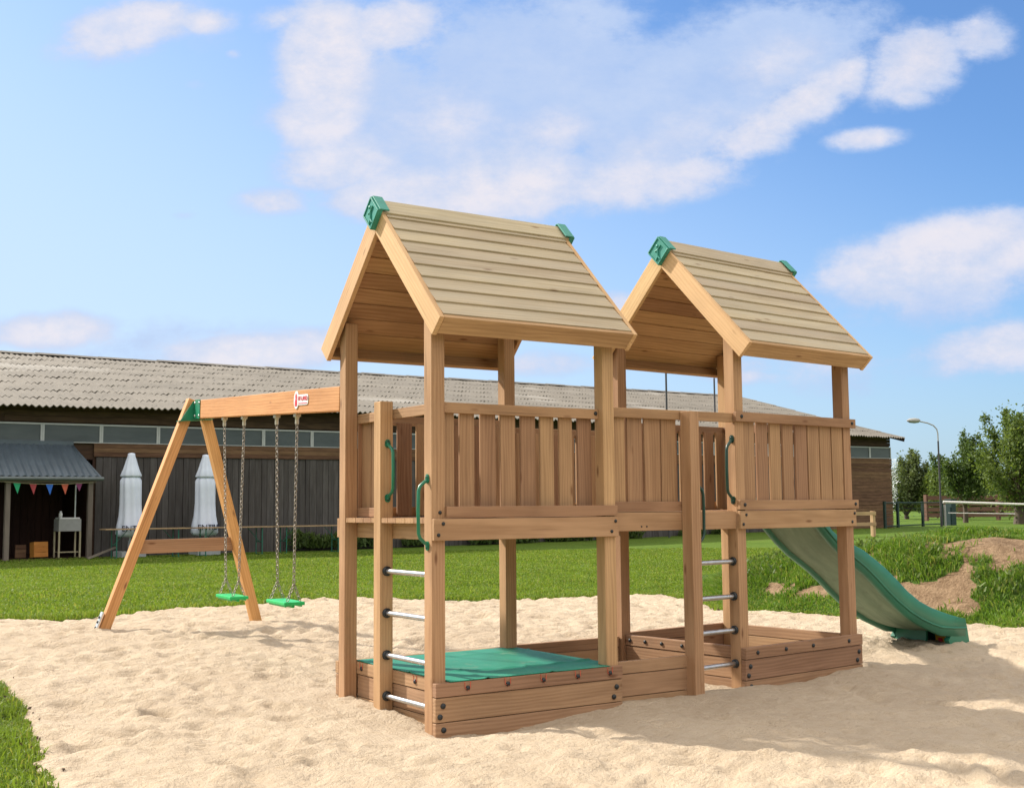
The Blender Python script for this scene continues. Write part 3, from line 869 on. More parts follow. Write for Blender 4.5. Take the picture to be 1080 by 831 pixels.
# trodden hollows
nd = 5200
fx = rng.uniform(-6, 11, nd); fy = rng.uniform(-8.5, 7.5, nd); fa = rng.uniform(0, PI, nd)
la = rng.uniform(.05, .15, nd); lb = la * rng.uniform(.45, .8, nd); dp = rng.uniform(.006, .026, nd) * (la / .1) ** .6
for i in range(nd):
    i0 = int((fx[i] - xs[0]) / st); j0 = int((fy[i] - ys[0]) / st); R = 16
    sl = (slice(max(0, j0 - R), j0 + R), slice(max(0, i0 - R), i0 + R))
    dx_ = X[sl] - fx[i]; dy_ = Y[sl] - fy[i]; ca, sa = math.cos(fa[i]), math.sin(fa[i])
    a = (dx_ * ca + dy_ * sa) / la[i]; b = (-dx_ * sa + dy_ * ca) / lb[i]; r2 = a * a + b * b
    Z[sl] += dp[i] * (-np.exp(-r2 * 1.4) + .45 * np.exp(-(np.sqrt(r2) - 1.35) ** 2 * 5))
# sand lies level against the play structure; drifts at the feet
nearbox = np.exp(-(np.maximum(0, np.maximum(np.abs(X - 1.9) - 2.1, np.abs(Y - .6) - .8)) / .35) ** 2)
Z = Z * (1 - .55 * nearbox) + .55 * nearbox * (gh(X, Y) - .012 + .03 * fbm(X * 1.6, Y * 1.6, 14, 3))
Z += .05 * np.exp(-((X - 5.6) / .7) ** 2 - ((Y - .55) / .5) ** 2) * .0
Z -= .075 * np.exp(-((X - .35) / .55) ** 2 - ((Y + .05) / .28) ** 2) + .02 * np.exp(-((X - 1.9) / .5) ** 2 - ((Y + .1) / .3) ** 2) * -1
Z += .05 * np.exp(-((X - 3.75) / .4) ** 2 - ((Y - .1) / .35) ** 2)
inb = ((X > .05) & (X < 3.9) & (Y > .0) & (Y < 1.25))
Z = np.where(inb, Z - .02, Z)
sg = signed(X.ravel(), Y.ravel()).reshape(X.shape) + wob(X, Y)
Z -= .07 * (1 - smooth(sg, -.10, .12))
fc = grid_faces(*X.shape)
smid = (sg[:-1, :-1] + sg[1:, 1:]).reshape(-1) / 2
fc = fc[smid > -.12]
used = np.unique(fc); remap = np.full(X.size, -1); remap[used] = np.arange(len(used))
sand_v = np.stack([X, Y, Z], -1).reshape(-1, 3)[used]
s_ = np_mesh('sand', sand_v, remap[fc], M['sand'], smooth_=True); s_['kind'] = 'structure'

# earth bank behind the sand on the right: built along its foot line
foot = np.array([(7.9, 6.6), (7.35, 5.6), (6.85, 4.75), (6.78, 4.2), (6.78, 3.45), (6.80, 2.77), (6.96, 2.15), (7.38, 1.13), (7.8, .4), (9.0, -1.8), (10.4, -4.2)])
fH = np.array([.02, .08, .30, .42, .52, .62, .74, .80, .84, .85, .8])
seg = np.r_[0, np.cumsum(np.hypot(*np.diff(foot, axis=0).T))]
ns, ndp = 260, 130
ss = np.linspace(0, seg[-1], ns); dd = np.linspace(-.15, 6.5, ndp)
FX = np.interp(ss, seg, foot[:, 0]); FY = np.interp(ss, seg, foot[:, 1]); FH = np.interp(ss, seg, fH)
def bank(s, d):
    fx_ = np.interp(s, seg, foot[:, 0]); fy_ = np.interp(s, seg, foot[:, 1]); H = np.interp(s, seg, fH)
    x = fx_ + d * .70; y = fy_ + d * .714
    run = 1.9 + .5 * vnoise(s * .9, s * 0, 41)
    pr = smooth(d, -.1, 1) * 0 + np.clip(d / run, 0, 1)
    pr = pr * pr * (3 - 2 * pr)
    z = gh(x, y) + H * pr * (1 - .96 * smooth(d, 3.0, 6.0)) - .05 * (1 - smooth(d, -.1, .15)) - .03 * smooth(d, 5.6, 6.4)
    z = z + (.10 * fbm(x * 1.3, y * 1.3, 44, 4, .55)) * smooth(d, 0, .5) * (1 - smooth(d, 4, 6)) * np.clip(H * 1.6, 0, 1)
    # mostly grass; bare dry earth in a few slipped patches on the face
    e = lambda s0, d0, ws, wd, k: np.exp(-((s - s0 - k * (d - d0)) / ws) ** 2 - ((d - d0) / wd) ** 2)
    dirt = np.maximum.reduce([.75 * e(2.95, 1.0, .35, .35, 0), .8 * e(3.6, .75, .35, .28, .3), .95 * e(4.35, 1.15, .32, .50, -.2), .8 * e(4.75, .75, .22, .3, 0), 1.25 * e(5.8, 1.35, .50, .50, .2), 1.1 * e(5.3, .75, .38, .28, .4), .8 * e(7.2, 1.1, .5, .4, 0)])
    dirt = dirt + .95 * fbm(x * 2.4, y * 2.4, 57, 5, .65)
    gsy = 1 - smooth(dirt, .36, .72)
    return x, y, z, gsy
S_, D_ = np.meshgrid(ss, dd)
bx_, by_, bz_, bg_ = bank(S_, D_)
o = np_mesh('earth_bank', np.stack([bx_, by_, bz_], -1).reshape(-1, 3), grid_faces(ndp, ns)[:, ::-1], M['bank'], {'grassy': bg_.ravel()}, True)
o['kind'] = 'structure'

# ------------------------------------------------------------------ grass
def blades(name, P, h, w, lean, mat, label=None):
    n = len(P); a = rng.uniform(0, 2 * PI, n); la_ = rng.uniform(0, 2 * PI, n)
    le = np.abs(rng.normal(0, lean, n)) * h
    dx_ = np.cos(a) * w / 2; dy_ = np.sin(a) * w / 2
    lx, ly = np.cos(la_) * le, np.sin(la_) * le
    v0 = P + np.stack([-dx_, -dy_, np.zeros(n) - .01], -1); v1 = P + np.stack([dx_, dy_, np.zeros(n) - .01], -1)
    v2 = P + np.stack([dx_ * .7 + lx * .4, dy_ * .7 + ly * .4, h * .6], -1); v3 = P + np.stack([-dx_ * .7 + lx * .4, -dy_ * .7 + ly * .4, h * .6], -1)
    v4 = P + np.stack([lx, ly, h * (1 - .25 * lean)], -1)
    vs = np.stack([v0, v1, v2, v3, v4], 1).reshape(-1, 3)
    b = np.arange(n)[:, None] * 5
    fs = np.concatenate([b + np.array([[0, 1, 2]]), b + np.array([[0, 2, 3]]), b + np.array([[3, 2, 4]])])
    r_ = np.repeat(rng.random(n), 5)
    o = np_mesh(name, vs, fs, mat, {'r': r_})
    o['kind'] = 'stuff'; o['label'] = label
    return o
def lawn_pts(n, x0, x1, y0, y1, marg=.0):
    x = rng.uniform(x0, x1, n); y = rng.uniform(y0, y1, n)
    s = signed(x, y) + wob(x, y)
    k = s < -marg
    return x[k], y[k], s[k]
# mown lawn between the sand and the barn (density falls with distance)
pts = []
n = 500000
dd_ = rng.uniform(0, 1, n) ** 1.35 * 26 + 9.0                     # distance from the camera
aa_ = rng.uniform(-36, 32, n)
dirx = math.sin(.5813); diry = math.cos(.5813)
th = np.radians(33.3 + aa_)
x = -3.48 + dd_ * np.sin(th); y = -6.1 + dd_ * np.cos(th)
s = signed(x, y) + wob(x, y)
k_ = (s < .02) & (y < 26.3 + .07 * (x - 2.7))
x, y, dd_ = x[k_], y[k_], dd_[k_]
z = gh(x, y) + .02 * fbm(x * .5, y * .5, 3)
dk = vnoise(x * .8, y * .8, 71)
h = rng.uniform(.018, .045, len(x)) * (1 + .6 * dk)
blades('lawn_grass', np.stack([x, y, z], -1), h, .006 + .0009 * dd_, .6, M['blade'], 'short mown green lawn between the sand and the barn')
# near patch, lower corner
x, y, s = lawn_pts(150000, -4.2, -1.7, -2.2, 3.4, -.07)
k_ = np.hypot(x + 3.48, y + 6.1) > 3.5
x, y = x[k_], y[k_]
z = gh(x, y) + .02 * fbm(x * .5, y * .5, 3) - .01
blades('lawn_grass', np.stack([x, y, z], -1), rng.uniform(.010, .026, len(x)) * (1.1 + 1.3 * vnoise(x * 3, y * 3, 5)), .007, 1.1, M['blade'], 'patch of short grass at the near edge of the sand')
# ragged longer fringe along the sand edge
n = 260000
x = rng.uniform(-3.5, 8.2, n); y = rng.uniform(-2, 7.9, n)
s = signed(x, y) + wob(x, y)
k_ = (s < .05) & (s > -.22) & (vnoise(x * 2.5, y * 2.5, 61) + .35 > rng.random(n) * .8) & ~((x > 6.6) & (y < 4.6))
x, y = x[k_], y[k_]; z = gh(x, y) - .005
blades('edge_grass', np.stack([x, y, z], -1), rng.uniform(.03, .075, len(x)) * (1.1 + 1.1 * vnoise(x * 1.7, y * 1.7, 62)), .010, .8, M['blade'], 'ragged grass fringe along the edge of the sand')
# crumbs of dark soil and dead stalks lying along the sand edge
n = 9000
x = rng.uniform(-3.5, 8.0, n); y = rng.uniform(-1.5, 7.9, n)
s = signed(x, y) + wob(x, y)
k_ = (s > -.06) & (s < .22) & (rng.random(n) < np.exp(-np.maximum(s, 0) / .07)) & (vnoise(x * 3, y * 3, 64) > -.1)
x, y = x[k_], y[k_]
blades('soil_crumbs', np.stack([x, y, sand_height(x, y) + .004], -1), rng.uniform(.006, .018, len(x)), .022, 2.0, M['crumb'], 'dark soil crumbs and dead stalks along the sand edge')
# grass on the bank
n = 190000
s = rng.uniform(.6, seg[-1], n); d = rng.uniform(-.08, 1, n) ** 1.0 * 5.2 - .0
x, y, z, gsy = bank(s, d)
k_ = gsy + .35 * vnoise(x * 6, y * 6, 81) > rng.uniform(.25, .9, n)
x, y, z, d, s = x[k_], y[k_], z[k_], d[k_], s[k_]
tuft = np.clip(fbm(x * 1.5, y * 1.5, 83, 3) + .5, .1, 1.3)
h = rng.uniform(.04, .11, len(x)) * (.45 + tuft) * (1 - .55 * smooth(d, 2.2, 4.5)) * (.6 + .4 * smooth(d, .3, 1.0))
blades('bank_grass', np.stack([x, y, z], -1), h, .014, .75, M['weed'], 'rough unmown grass growing over the earth bank')
# broad-leaved weeds on the bank crest
n = 7000
s = rng.uniform(1.2, seg[-1], n); d = rng.uniform(.5, 2.6, n)
x, y, z, gsy = bank(s, d)
k_ = (gsy > .5) & (vnoise(x * 1.4, y * 1.4, 91) > .06)
x, y, z = x[k_], y[k_], z[k_]
blades('bank_weeds', np.stack([x, y, z + rng.uniform(0, .10, len(x))], -1), rng.uniform(.03, .07, len(x)), .028, 1.6, M['leaf_b'], 'dark broad-leaved weeds among the grass of the bank')

# ------------------------------------------------------------------ barn
PLx, PLy = 2.669, 26.899
bdv = V(.9975, .0702, 0); bdv /= np.linalg.norm(bdv); bnv = V(-bdv[1], bdv[0], 0)      # along the wall, into the barn
brz = math.atan2(bdv[1], bdv[0])
barn = empty('barn', (PLx, PLy, 0), brz)
tag(barn, 'long old barn with corrugated grey roof and dark plank walls behind the lawn', 'barn')
x0b, x1b, dep = -9.0, 38.05, 18.4
xdoorL, xdoorR = -.42, 2.32
zb = lambda x: 3.03 + .0065 * x                                   # bottom of the window band
zt = lambda x: 3.54 + .0065 * x                                   # top of the window band
def bar(k, xa, xb, ya, yb, za0, zb0, za1, zb1, mat=0):
    """board from xa to xb whose bottom/top heights differ at the two ends; front ya, back yb"""
    vs = [(xa, ya, za0), (xb, ya, za1), (xb, ya, zb1), (xa, ya, zb0), (xa, yb, za0), (xb, yb, za1), (xb, yb, zb1), (xa, yb, zb0)]
    k.add(vs, [(0, 1, 2, 3), (5, 4, 7, 6), (3, 2, 6, 7), (1, 0, 4, 5), (0, 3, 7, 4), (2, 1, 5, 6)], mat, g=[(p[0], p[1], p[2]) for p in vs])
# upper boards under the eaves
def eave_z(x): return np.interp(x, [x0b - .5, 0, 5, 10, 20, 30, x1b + .4], [3.86, 3.92, 4.02, 4.17, 4.22, 4.20, 4.17])
k = MB()
segx = [x0b, 0, 5, 10, 20, 30, x1b]
for a, b in zip(segx[:-1], segx[1:]):
    ha = (float(eave_z(a)) + .10 - zt(a) - .04) / 3; hb = (float(eave_z(b)) + .10 - zt(b) - .04) / 3
    for i in range(3):
        bar(k, a + .002, b - .002, 0, .05, zt(a) + .04 + i * ha, zt(a) + .04 + (i + 1) * ha - .008, zt(b) + .04 + i * hb, zt(b) + .04 + (i + 1) * hb - .008)
k.build('upper_boarding', M['barn_dark'], barn)
# window band: frames with dusty panes
joints = [x0b, -7.2, -5.6, -4.0, -2.4, -.7, .96, 2.51, 4.1, 5.7, 7.3, 8.9, 10.5, 12.1, 13.7, 15.3, 16.9, 18.5, 20.1, 21.7, 23.3, 24.9, 26.5, 28.1, 29.7, 31.3, 32.9, 34.8, 36.51, x1b]
for a, b in zip(joints[:-1], joints[1:]):
    k = MB()
    bar(k, a + .002, a + .05, -.03, .03, zb(a), zt(a), zb(a), zt(a)); bar(k, b - .05, b - .002, -.03, .03, zb(b), zt(b), zb(b), zt(b))
    bar(k, a + .051, b - .051, -.03, .03, zt(a) - .045, zt(a), zt(b) - .045, zt(b)); bar(k, a + .051, b - .051, -.03, .03, zb(a), zb(a) + .02, zb(b), zb(b) + .02)
    w_ = k.build('window', M['frame_grey'], barn)
    k = MB(); bar(k, a + .051, b - .051, .0, .012, zb(a) + .021, zt(a) - .046, zb(b) + .021, zt(b) - .046); k.build('pane', M['glazing'], w_)
# brown band of horizontal boards under the windows
k = MB()
for (xa, xb) in ((2.32, x1b), (x0b, xdoorL)):
    for i in range(3):
        a = -.36 + i * .118; b = a + .112
        bar(k, xa, xb, -.045, .0, zb(xa) + a, zb(xa) + b, zb(xb) + a, zb(xb) + b)
k.build('lower_boarding', M['barn_brown'], barn)
# vertical grey planks below
k = MB(); kl = MB(); x = x0b
while x < 33.6:
    w = rng.uniform(.14, .24)
    if not (x + w > xdoorL and x < xdoorR):
        g0 = rng.uniform(.05, .16); yy = rng.uniform(-.02, .004)
        (kl if x < 0 else k).box(x, x + w - .012, yy, yy + .03, gh(PLx + x, 26) - .25, zb(x) - .37, 2)
    x += w
k.build('plank_wall', M['barn_grey'], barn)
kl.build('plank_wall', M['barn_grey'], barn)
k = MB(); z = -.1
while z < zb(36) - .40:
    h = .145; yy = rng.uniform(-.01, .006)
    bar(k, 33.62, x1b, yy - .02, yy + .02, z, z + h - .008, z + .03, z + h + .022); z += h
k.build('end_boarding', M['barn_brown'], barn)
k = MB()
for xa, xb in ((x0b, xdoorL), (xdoorR, x1b)): k.box(xa, xb, .06, .16, -.3, 3.9, 0)
k.box(xdoorL, xdoorR, .06, .16, 2.6, 3.9, 0)
k.prism([(.06, 3.9), (dep, 3.9), (dep, -.3), (.06, -.3)][::-1], x1b - .12, x1b - .01); k.prism([(.16, 3.9), (.17, 4.2), (dep / 2, 6.6), (dep - .01, 4.2), (dep, 3.9)], x1b - .12, x1b - .01)
k.prism([(.16, -.3), (dep, -.3), (dep, 3.9), (.16, 3.9)], x0b + .01, x0b + .12); k.prism([(.16, 3.9), (dep / 2, 6.1), (dep, 3.9)][::-1], x0b + .01, x0b + .12)
k.box(x0b + .12, x1b - .12, dep - .1, dep, -.3, 3.9, 0)
k.build('wall_core', M['barn_dark'], barn)
# corrugated roof, slightly sagging, in lapped courses
def eave_z(x): return np.interp(x, [x0b - .5, 0, 5, 10, 20, 30, x1b + .4], [3.86, 3.92, 4.02, 4.17, 4.22, 4.20, 4.17])
def ridge_z(x): return np.interp(x, [x0b - .5, 0, x1b + .4], [6.36, 6.46, 6.80])
pitch = .177; npc = 8
xx = np.arange(x0b - .4, x1b + .35, pitch / npc)
cor = .026 * np.cos(2 * PI * xx / pitch)
rows = 8; allv = []; allf = []; allg = []; off = 0
for sidek in (0, 1):
    ye = -.55 if sidek == 0 else dep + .55
    for rw in range(rows):
        t0, t1 = rw / rows, (rw + 1) / rows + .012
        vv = []; gg = []
        jig = .008 * np.sign(np.sin(xx * 2 * PI / 1.06 + rw)) + .012 * vnoise(xx * .5, xx * 0 + rw, 21)
        for t, lift in ((t0, .020), (t1, .0)):
            tcl = min(t, 1.0)
            yv = ye + (dep / 2 - ye) * tcl
            zv = eave_z(xx) + (ridge_z(xx) - eave_z(xx)) * tcl + cor + lift + jig
            vv.append(np.stack([xx, np.full_like(xx, yv), zv], -1)); gg.append(np.stack([xx, np.full_like(xx, t * 9.5 + rw * 3.1), np.full_like(xx, sidek)], -1))
        nn = len(xx); vv = np.concatenate(vv)
        idx = np.arange(nn - 1); f = np.stack([idx, idx + 1, idx + nn + 1, idx + nn], -1)
        if sidek: f = f[:, ::-1]
        # lower lip for thickness
        lip = vv[:nn] - V(0, 0, .022); vv = np.concatenate([vv, lip]); f2 = np.stack([idx + 2 * nn, idx + 2 * nn + 1, idx + 1, idx], -1)
        gg.append(gg[0]); allv.append(vv); allg.append(np.concatenate(gg)); allf.append(np.concatenate([f, f2]) + off); off += len(vv)
ro = np_mesh('roof', np.concatenate(allv), np.concatenate(allf), M['fibre'], smooth_=False)
a = ro.data.attributes.new('g', 'FLOAT_VECTOR', 'POINT'); a.data.foreach_set('vector', np.concatenate(allg).astype('f').ravel())
ro.parent = barn
k = MB()
rx = np.arange(x0b - .4, x1b + .35, 1.06)
for i, xa in enumerate(rx):
    xb = min(xa + 1.08, x1b + .36); z = float(ridge_z(xa)) + .05 + rng.uniform(-.01, .012)
    k.prism([(dep / 2 - .24, z - .055), (dep / 2 - .05, z + .025), (dep / 2 + .05, z + .025), (dep / 2 + .24, z - .055), (dep / 2, z - .02)][::-1], xa, xb)
rc = k.build('ridge_tiles', M['fibre'], ro)
k = MB()   # verge board and fascia
for (xa, xb) in ((x0b - .42, 8), (8, 20), (20, x1b + .3)):
    pass
k.board((x1b + .36, -.50, 4.10), (x1b + .36, dep / 2, 6.73), V(0, -.02, .075), V(.015, 0, 0)); k.board((x1b + .36, dep + .5, 4.10), (x1b + .36, dep / 2, 6.73), V(0, .02, .075), V(.015, 0, 0))
k.build('verge_board', M['barn_dark'], barn)

# ------------------------------------------------------------------ lean-to shed at the barn wall, open front
shed = empty('lean_to_shed', (PLx, PLy, 0), brz)
tag(shed, 'open lean-to shed with blue grey sheet roof against the barn', 'shed')
k = MB(); xx = np.arange(-3.2, 2.12, .022); nn = len(xx)
zz = .018 * np.cos(2 * PI * xx / .18); vs = []; 
fan = lambda t, x: x + 0 * t
top = [(x if x < 1.7 else 1.7 + (x - 1.7) * .1, -.06, 3.0 + z) for x, z in zip(xx, zz)]
bot = [(x, -1.32, 2.12 + z) for x, z in zip(xx, zz)]
bo2 = [(x, -1.32, 2.10 + z) for x, z in zip(xx, zz)]
vs = top + bot + bo2
fs = [(i, nn + i, nn + i + 1, i + 1) for i in range(nn - 1)] + [(nn + i, 2 * nn + i, 2 * nn + i + 1, nn + i + 1) for i in range(nn - 1)]
k.add(vs, fs, 0); k.build('roof', M['steelroof'], shed)
k = MB(); k.box(-3.2, 1.75, -.10, -.04, 2.96, 3.07, 0); k.build('flashing', M['steelroof'], shed)
k = MB(); k.tube([(-3.2, -1.37, 2.04), (2.14, -1.37, 2.05)], .05, 10); k.build('gutter', M['gutter'], shed)
for x in (-2.9, -.24, 1.80):
    k = MB(); k.box(x, x + .12, -1.25, -1.13, -.2, 2.05, 2); k.build('post', M['postgrey'], shed, .006)
k = MB(); k.box(-3.1, 2.0, -1.245, -1.15, 1.95, 2.06, 0); k.build('header_beam', M['postgrey'], shed)
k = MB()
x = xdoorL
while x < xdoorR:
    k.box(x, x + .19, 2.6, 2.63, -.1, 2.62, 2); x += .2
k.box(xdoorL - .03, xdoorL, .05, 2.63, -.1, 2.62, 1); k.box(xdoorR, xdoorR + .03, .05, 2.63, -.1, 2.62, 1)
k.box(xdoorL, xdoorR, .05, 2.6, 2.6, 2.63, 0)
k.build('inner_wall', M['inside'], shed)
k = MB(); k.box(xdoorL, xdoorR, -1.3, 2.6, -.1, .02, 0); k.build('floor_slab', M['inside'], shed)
def bw(x, y, z=0):     # barn-wall coordinates to world
    return V(PLx, PLy, z) + bdv * x + bnv * y
# bunting under the gutter
bt = empty('bunting', tuple(bw(-.3, -1.30, 1.96)), brz); tag(bt, 'string of coloured triangular flags under the shed roof edge', 'bunting')
k = MB(); k.tube([(0 + 2.2 * t, 0, -.05 * math.sin(PI * t)) for t in np.linspace(0, 1, 12)], .008, 5); k.build('string', M['cream'], bt)
for i, xc in enumerate((.31, .70, 1.10, 1.48, 1.83)):
    k = MB(); zt_ = -.05 * math.sin(PI * xc / 2.2) - .004; h_ = .27 if i < 4 else .2
    k.add([(xc - .09, 0, zt_), (xc + .09, 0, zt_), (xc + .01, -.03, zt_ - h_), (xc - .09, .004, zt_), (xc + .09, .004, zt_), (xc + .01, -.026, zt_ - h_)], [(0, 2, 1), (3, 4, 5), (0, 1, 4, 3), (1, 2, 5, 4), (2, 0, 3, 5)])
    k.build('flag', FC[i], bt)
# washstand, jug and crates in the shed
ws = empty('washstand', tuple(bw(1.63, -.15, .02)), brz); tag(ws, 'grey metal wash basin on thin cream legs inside the open shed', 'washstand')
k = MB(); k.box(-.29, .29, -.22, .22, .68, 1.0, 0); k.box(-.26, .26, -.2, .2, 1.001, 1.04, 0, mat=1); k.build('basin', [M['sink'], M['white']], ws, .01)
for (a, b) in ((-.27, -.2), (.27, -.2), (-.27, .2), (.27, .2)):
    k = MB(); k.box(a - .02, a + .02, b - .02, b + .02, 0, .68, 2); k.build('leg', M['cream'], ws)
k = MB(); k.box(-.25, .25, -.2, .2, .13, .15, 0); k.build('shelf', M['cream'], ws)
k = MB(); k.tube([(.22, .1, 1.04), (.22, .1, 1.9)], .022, 8); k.build('water_pipe', M['galv'], ws)
k = MB(); k.lathe((0, 0, 0), [(0, .045), (.10, .05), (.13, .03), (.17, .028)], 14); j = k.build('jug', M['white'], None, loc=tuple(bw(1.43, -.2, 1.06))); tag(j, 'small white jug standing on the wash basin edge', 'jug')
def crate(nm, loc, rz, w, h, d, tilt, mat, lab):
    c = MB()
    for i in range(3): c.box(-w / 2, w / 2, -d / 2, -d / 2 + .015, i * h / 3 + .003, (i + 1) * h / 3 - .006, 0); c.box(-w / 2, w / 2, d / 2 - .015, d / 2, i * h / 3 + .003, (i + 1) * h / 3 - .006, 0)
    for sx in (-1, 1): c.box(sx * (w / 2 - .015) - .014, sx * (w / 2 - .015) + .014, -d / 2 + .016, d / 2 - .016, .002, h - .004, 1)
    c.box(-w / 2 + .03, w / 2 - .03, -d / 2 + .016, d / 2 - .016, .004, .02, 0)
    o = c.build(nm, mat, None, loc=loc); o.rotation_euler = (tilt, 0, rz); tag(o, lab, 'crate'); return o
crate('wooden_crate', tuple(bw(.92, -.15, .04)), brz + .08, .36, .40, .3, -.08, M['orange'], 'orange wooden crate on the shed floor')
crate('wooden_crate', tuple(bw(.55, .2, .03)), brz - .2, .26, .34, .25, 0, M['barn_brown'], 'small brown crate beside the orange crate')
k = MB(); k.board((0, 0, .03), (.75, .15, .30), V(0, .05, 0), V(-.01, 0, .02)); o = k.build('loose_plank', M['postgrey'], None, loc=tuple(bw(1.65, -1.75, .0))); tag(o, 'pale loose plank leaning beside the shed post', 'plank')

# parasols, closed, in front of the barn wall
for (xw, lab) in ((3.0, 'closed white parasol seen left of the swing leg, nearer the shed'), (5.09, 'closed white parasol seen between the two swing legs')):
    pr_ = empty('parasol', tuple(bw(xw, -1.0, 0.02)), brz); tag(pr_, lab, 'parasol', 'closed parasols along the barn wall')
    pl = lambda an, z: 1 + .065 * math.sin(8 * an + 1.3 * z) * (1 if z < 2.6 else .3) + .03 * math.sin(3 * an)
    k = MB(); k.lathe((0, 0, 0), [(.52, .30), (.60, .36), (.80, .345), (1.05, .30), (1.4, .275), (1.8, .27), (2.0, .265), (2.18, .17)], 64, pleat=pl); k.build('canopy', M['canvas'], pr_)
    k = MB(); k.lathe((0, 0, 0), [(2.10, .255), (2.14, .265), (2.3, .20), (2.55, .125), (2.66, .095), (2.72, .088), (2.735, .03)], 48, pleat=pl); k.build('top_vent', M['canvas'], pr_)
    k = MB(); k.tube([(0, 0, 0), (0, 0, 2.7)], .024, 10); k.build('pole', M['galv'], pr_)
    k = MB(); k.box(-.33, .33, -.33, .33, -.02, .14, 0); k.tube([(0, 0, .14), (0, 0, .42)], .05, 12); k.build('base', M['stone'], pr_, .015)
    tv, tf = text_mesh('ENTIUT', .21, .012); k = MB(); R = .405
    k.add([((R + c) * math.sin(a / R), -(R + c) * math.cos(a / R), b + .735) for a, b, c in tv], tf); k.build('lettering', M['print'], pr_)

# trestle tables with green folding legs
for i, xa in enumerate((2.02, 4.42, 6.80)):
    tb = empty('trestle_table', tuple(bw(xa + 1.12, -1.75, .0)), brz)
    tag(tb, ('folding beer table with green legs nearest the shed', 'folding beer table with green legs between the parasol and the swings', 'folding beer table with green legs partly behind the swing chains')[i], 'table', 'beer tables along the barn wall')
    k = MB(); k.box(-1.12, 1.12, -.25, .25, .74, .768, 0); k.build('tabletop', M['beerwood'], tb)
    for sx in (-.82, .82):
        k = MB()
        for sy in (-.19, .19): k.tube([(sx, sy, 0), (sx, sy, .74)], .016, 8)
        k.tube([(sx, -.19, .35), (sx, .19, .35)], .012, 8); k.tube([(sx, 0, .36), (sx - .35 * np.sign(sx), 0, .735)], .010, 8)
        k.tube([(sx, -.25, .012), (sx, .25, .012)], .014, 8)
        k.build('leg_frame', M['beerleg'], tb)

# masts beside the barn
for xw, yw, h_, lab in ((23.1, -.9, 7.6, 'thin dark mast in front of the barn roof, the taller in view'), (29.9, 3.0, 6.6, 'thin dark mast standing up from the barn roof near the far tower post')):
    k = MB(); c = bw(xw, yw, .1)
    zb_ = -.2 if yw < 0 else 4.9
    k.tube([(0, 0, zb_), (0, 0, h_)], .036, 8); k.tube([(0, 0, h_), (0, 0, h_ + .35)], .02, 6)
    o = k.build('mast', M['lampdark'], None, loc=tuple(c)); tag(o, lab, 'mast')

# ------------------------------------------------------------------ street lamp, fences, rails on the far right
sl = empty('street_lamp', (44.03, 29.58, .15)); tag(sl, 'slim grey street lamp with curved arm beside the trees', 'street lamp')
ad = V(-.80, .52, 0); ad /= np.linalg.norm(ad)
k = MB(); k.tube([(0, 0, 0), (0, 0, 1.2), (0, 0, 4.0)], [.058, .045, .038], 12); k.build('pole', M['lampdark'], sl)
pth = [V(0, 0, 3.98), V(0, 0, 4.35), ad * .04 + V(0, 0, 4.55), ad * .18 + V(0, 0, 4.72), ad * .45 + V(0, 0, 4.84), ad * .85 + V(0, 0, 4.93)]
k = MB(); k.tube(pth, .03, 10); k.build('arm', M['lamp'], sl)
k = MB(); c = ad * 1.12 + V(0, 0, 4.96)
k.tube([c - ad * .32, c - ad * .24, c - ad * .05, c + ad * .18, c + ad * .30], [.04, .10, .125, .10, .03], 12); k.build('lamp_head', M['lamp'], sl)

def mesh_fence(name, pts, h, lab, cat, rails, mat, prad=.05, wires=0):
    f = empty(name, (pts[0][0], pts[0][1], .2)); tag(f, lab, cat); o = V(*pts[0], .2)
    for p in pts:
        k = MB(); q = V(*p, .2) - o; k.box(q[0] - prad, q[0] + prad, q[1] - prad, q[1] + prad, -.1, h + .05, 2); k.build('post', mat, f)
    k = MB()
    for a, b in zip(pts[:-1], pts[1:]):
        a = V(*a, .2) - o; b = V(*b, .2) - o
        for z in rails: k.tube([a + V(0, 0, z), b + V(0, 0, z)], .028, 6)
        for i in range(wires):
            z = h * (i + .5) / wires; k.tube([a + V(0, 0, z), b + V(0, 0, z)], .006, 4)
    k.build('rail', mat, f); return f
mesh_fence('metal_fence', [(38.9, 28.6), (41.0, 29.6), (43.9, 30.5), (46.0, 31.0)], 1.12, 'dark green metal fence beside the barn end', 'fence', (.08, 1.1), M['fencegreen'], .05, 6)
k = MB(); k.box(-.17, .17, -.17, .17, -.1, 1.2, 2); k.box(-.2, .2, -.2, .2, 1.2, 1.26, 0); o = k.build('gate_post', M['gategreen'], None, loc=(46.4, 30.8, .2), bevel=.01); tag(o, 'thick blue green gate post below the street lamp', 'gate post')
k = MB()
f = empty('white_rail_fence', (43.3, 28.9, .2)); tag(f, 'pale horizontal tube rail running out from the gate post', 'rail')
k = MB(); k.tube([(0, 0, 1.12), (3.0, -2.5, .97), (6.2, -5.2, .90)], [.06, .045, .04], 10); k.build('rail', M['railwhite'], f)
k = MB(); k.tube([(.2, -.1, .62), (2.4, -2.0, .56)], .02, 8); k.build('rail', M['railwhite'], f)
for p in ((.05, -.04), (2.9, -2.42), (6.1, -5.1)):
    k = MB(); k.tube([(p[0], p[1], -.1), (p[0], p[1], 1.0)], .05, 8); k.build('post', M['lamp'], f)
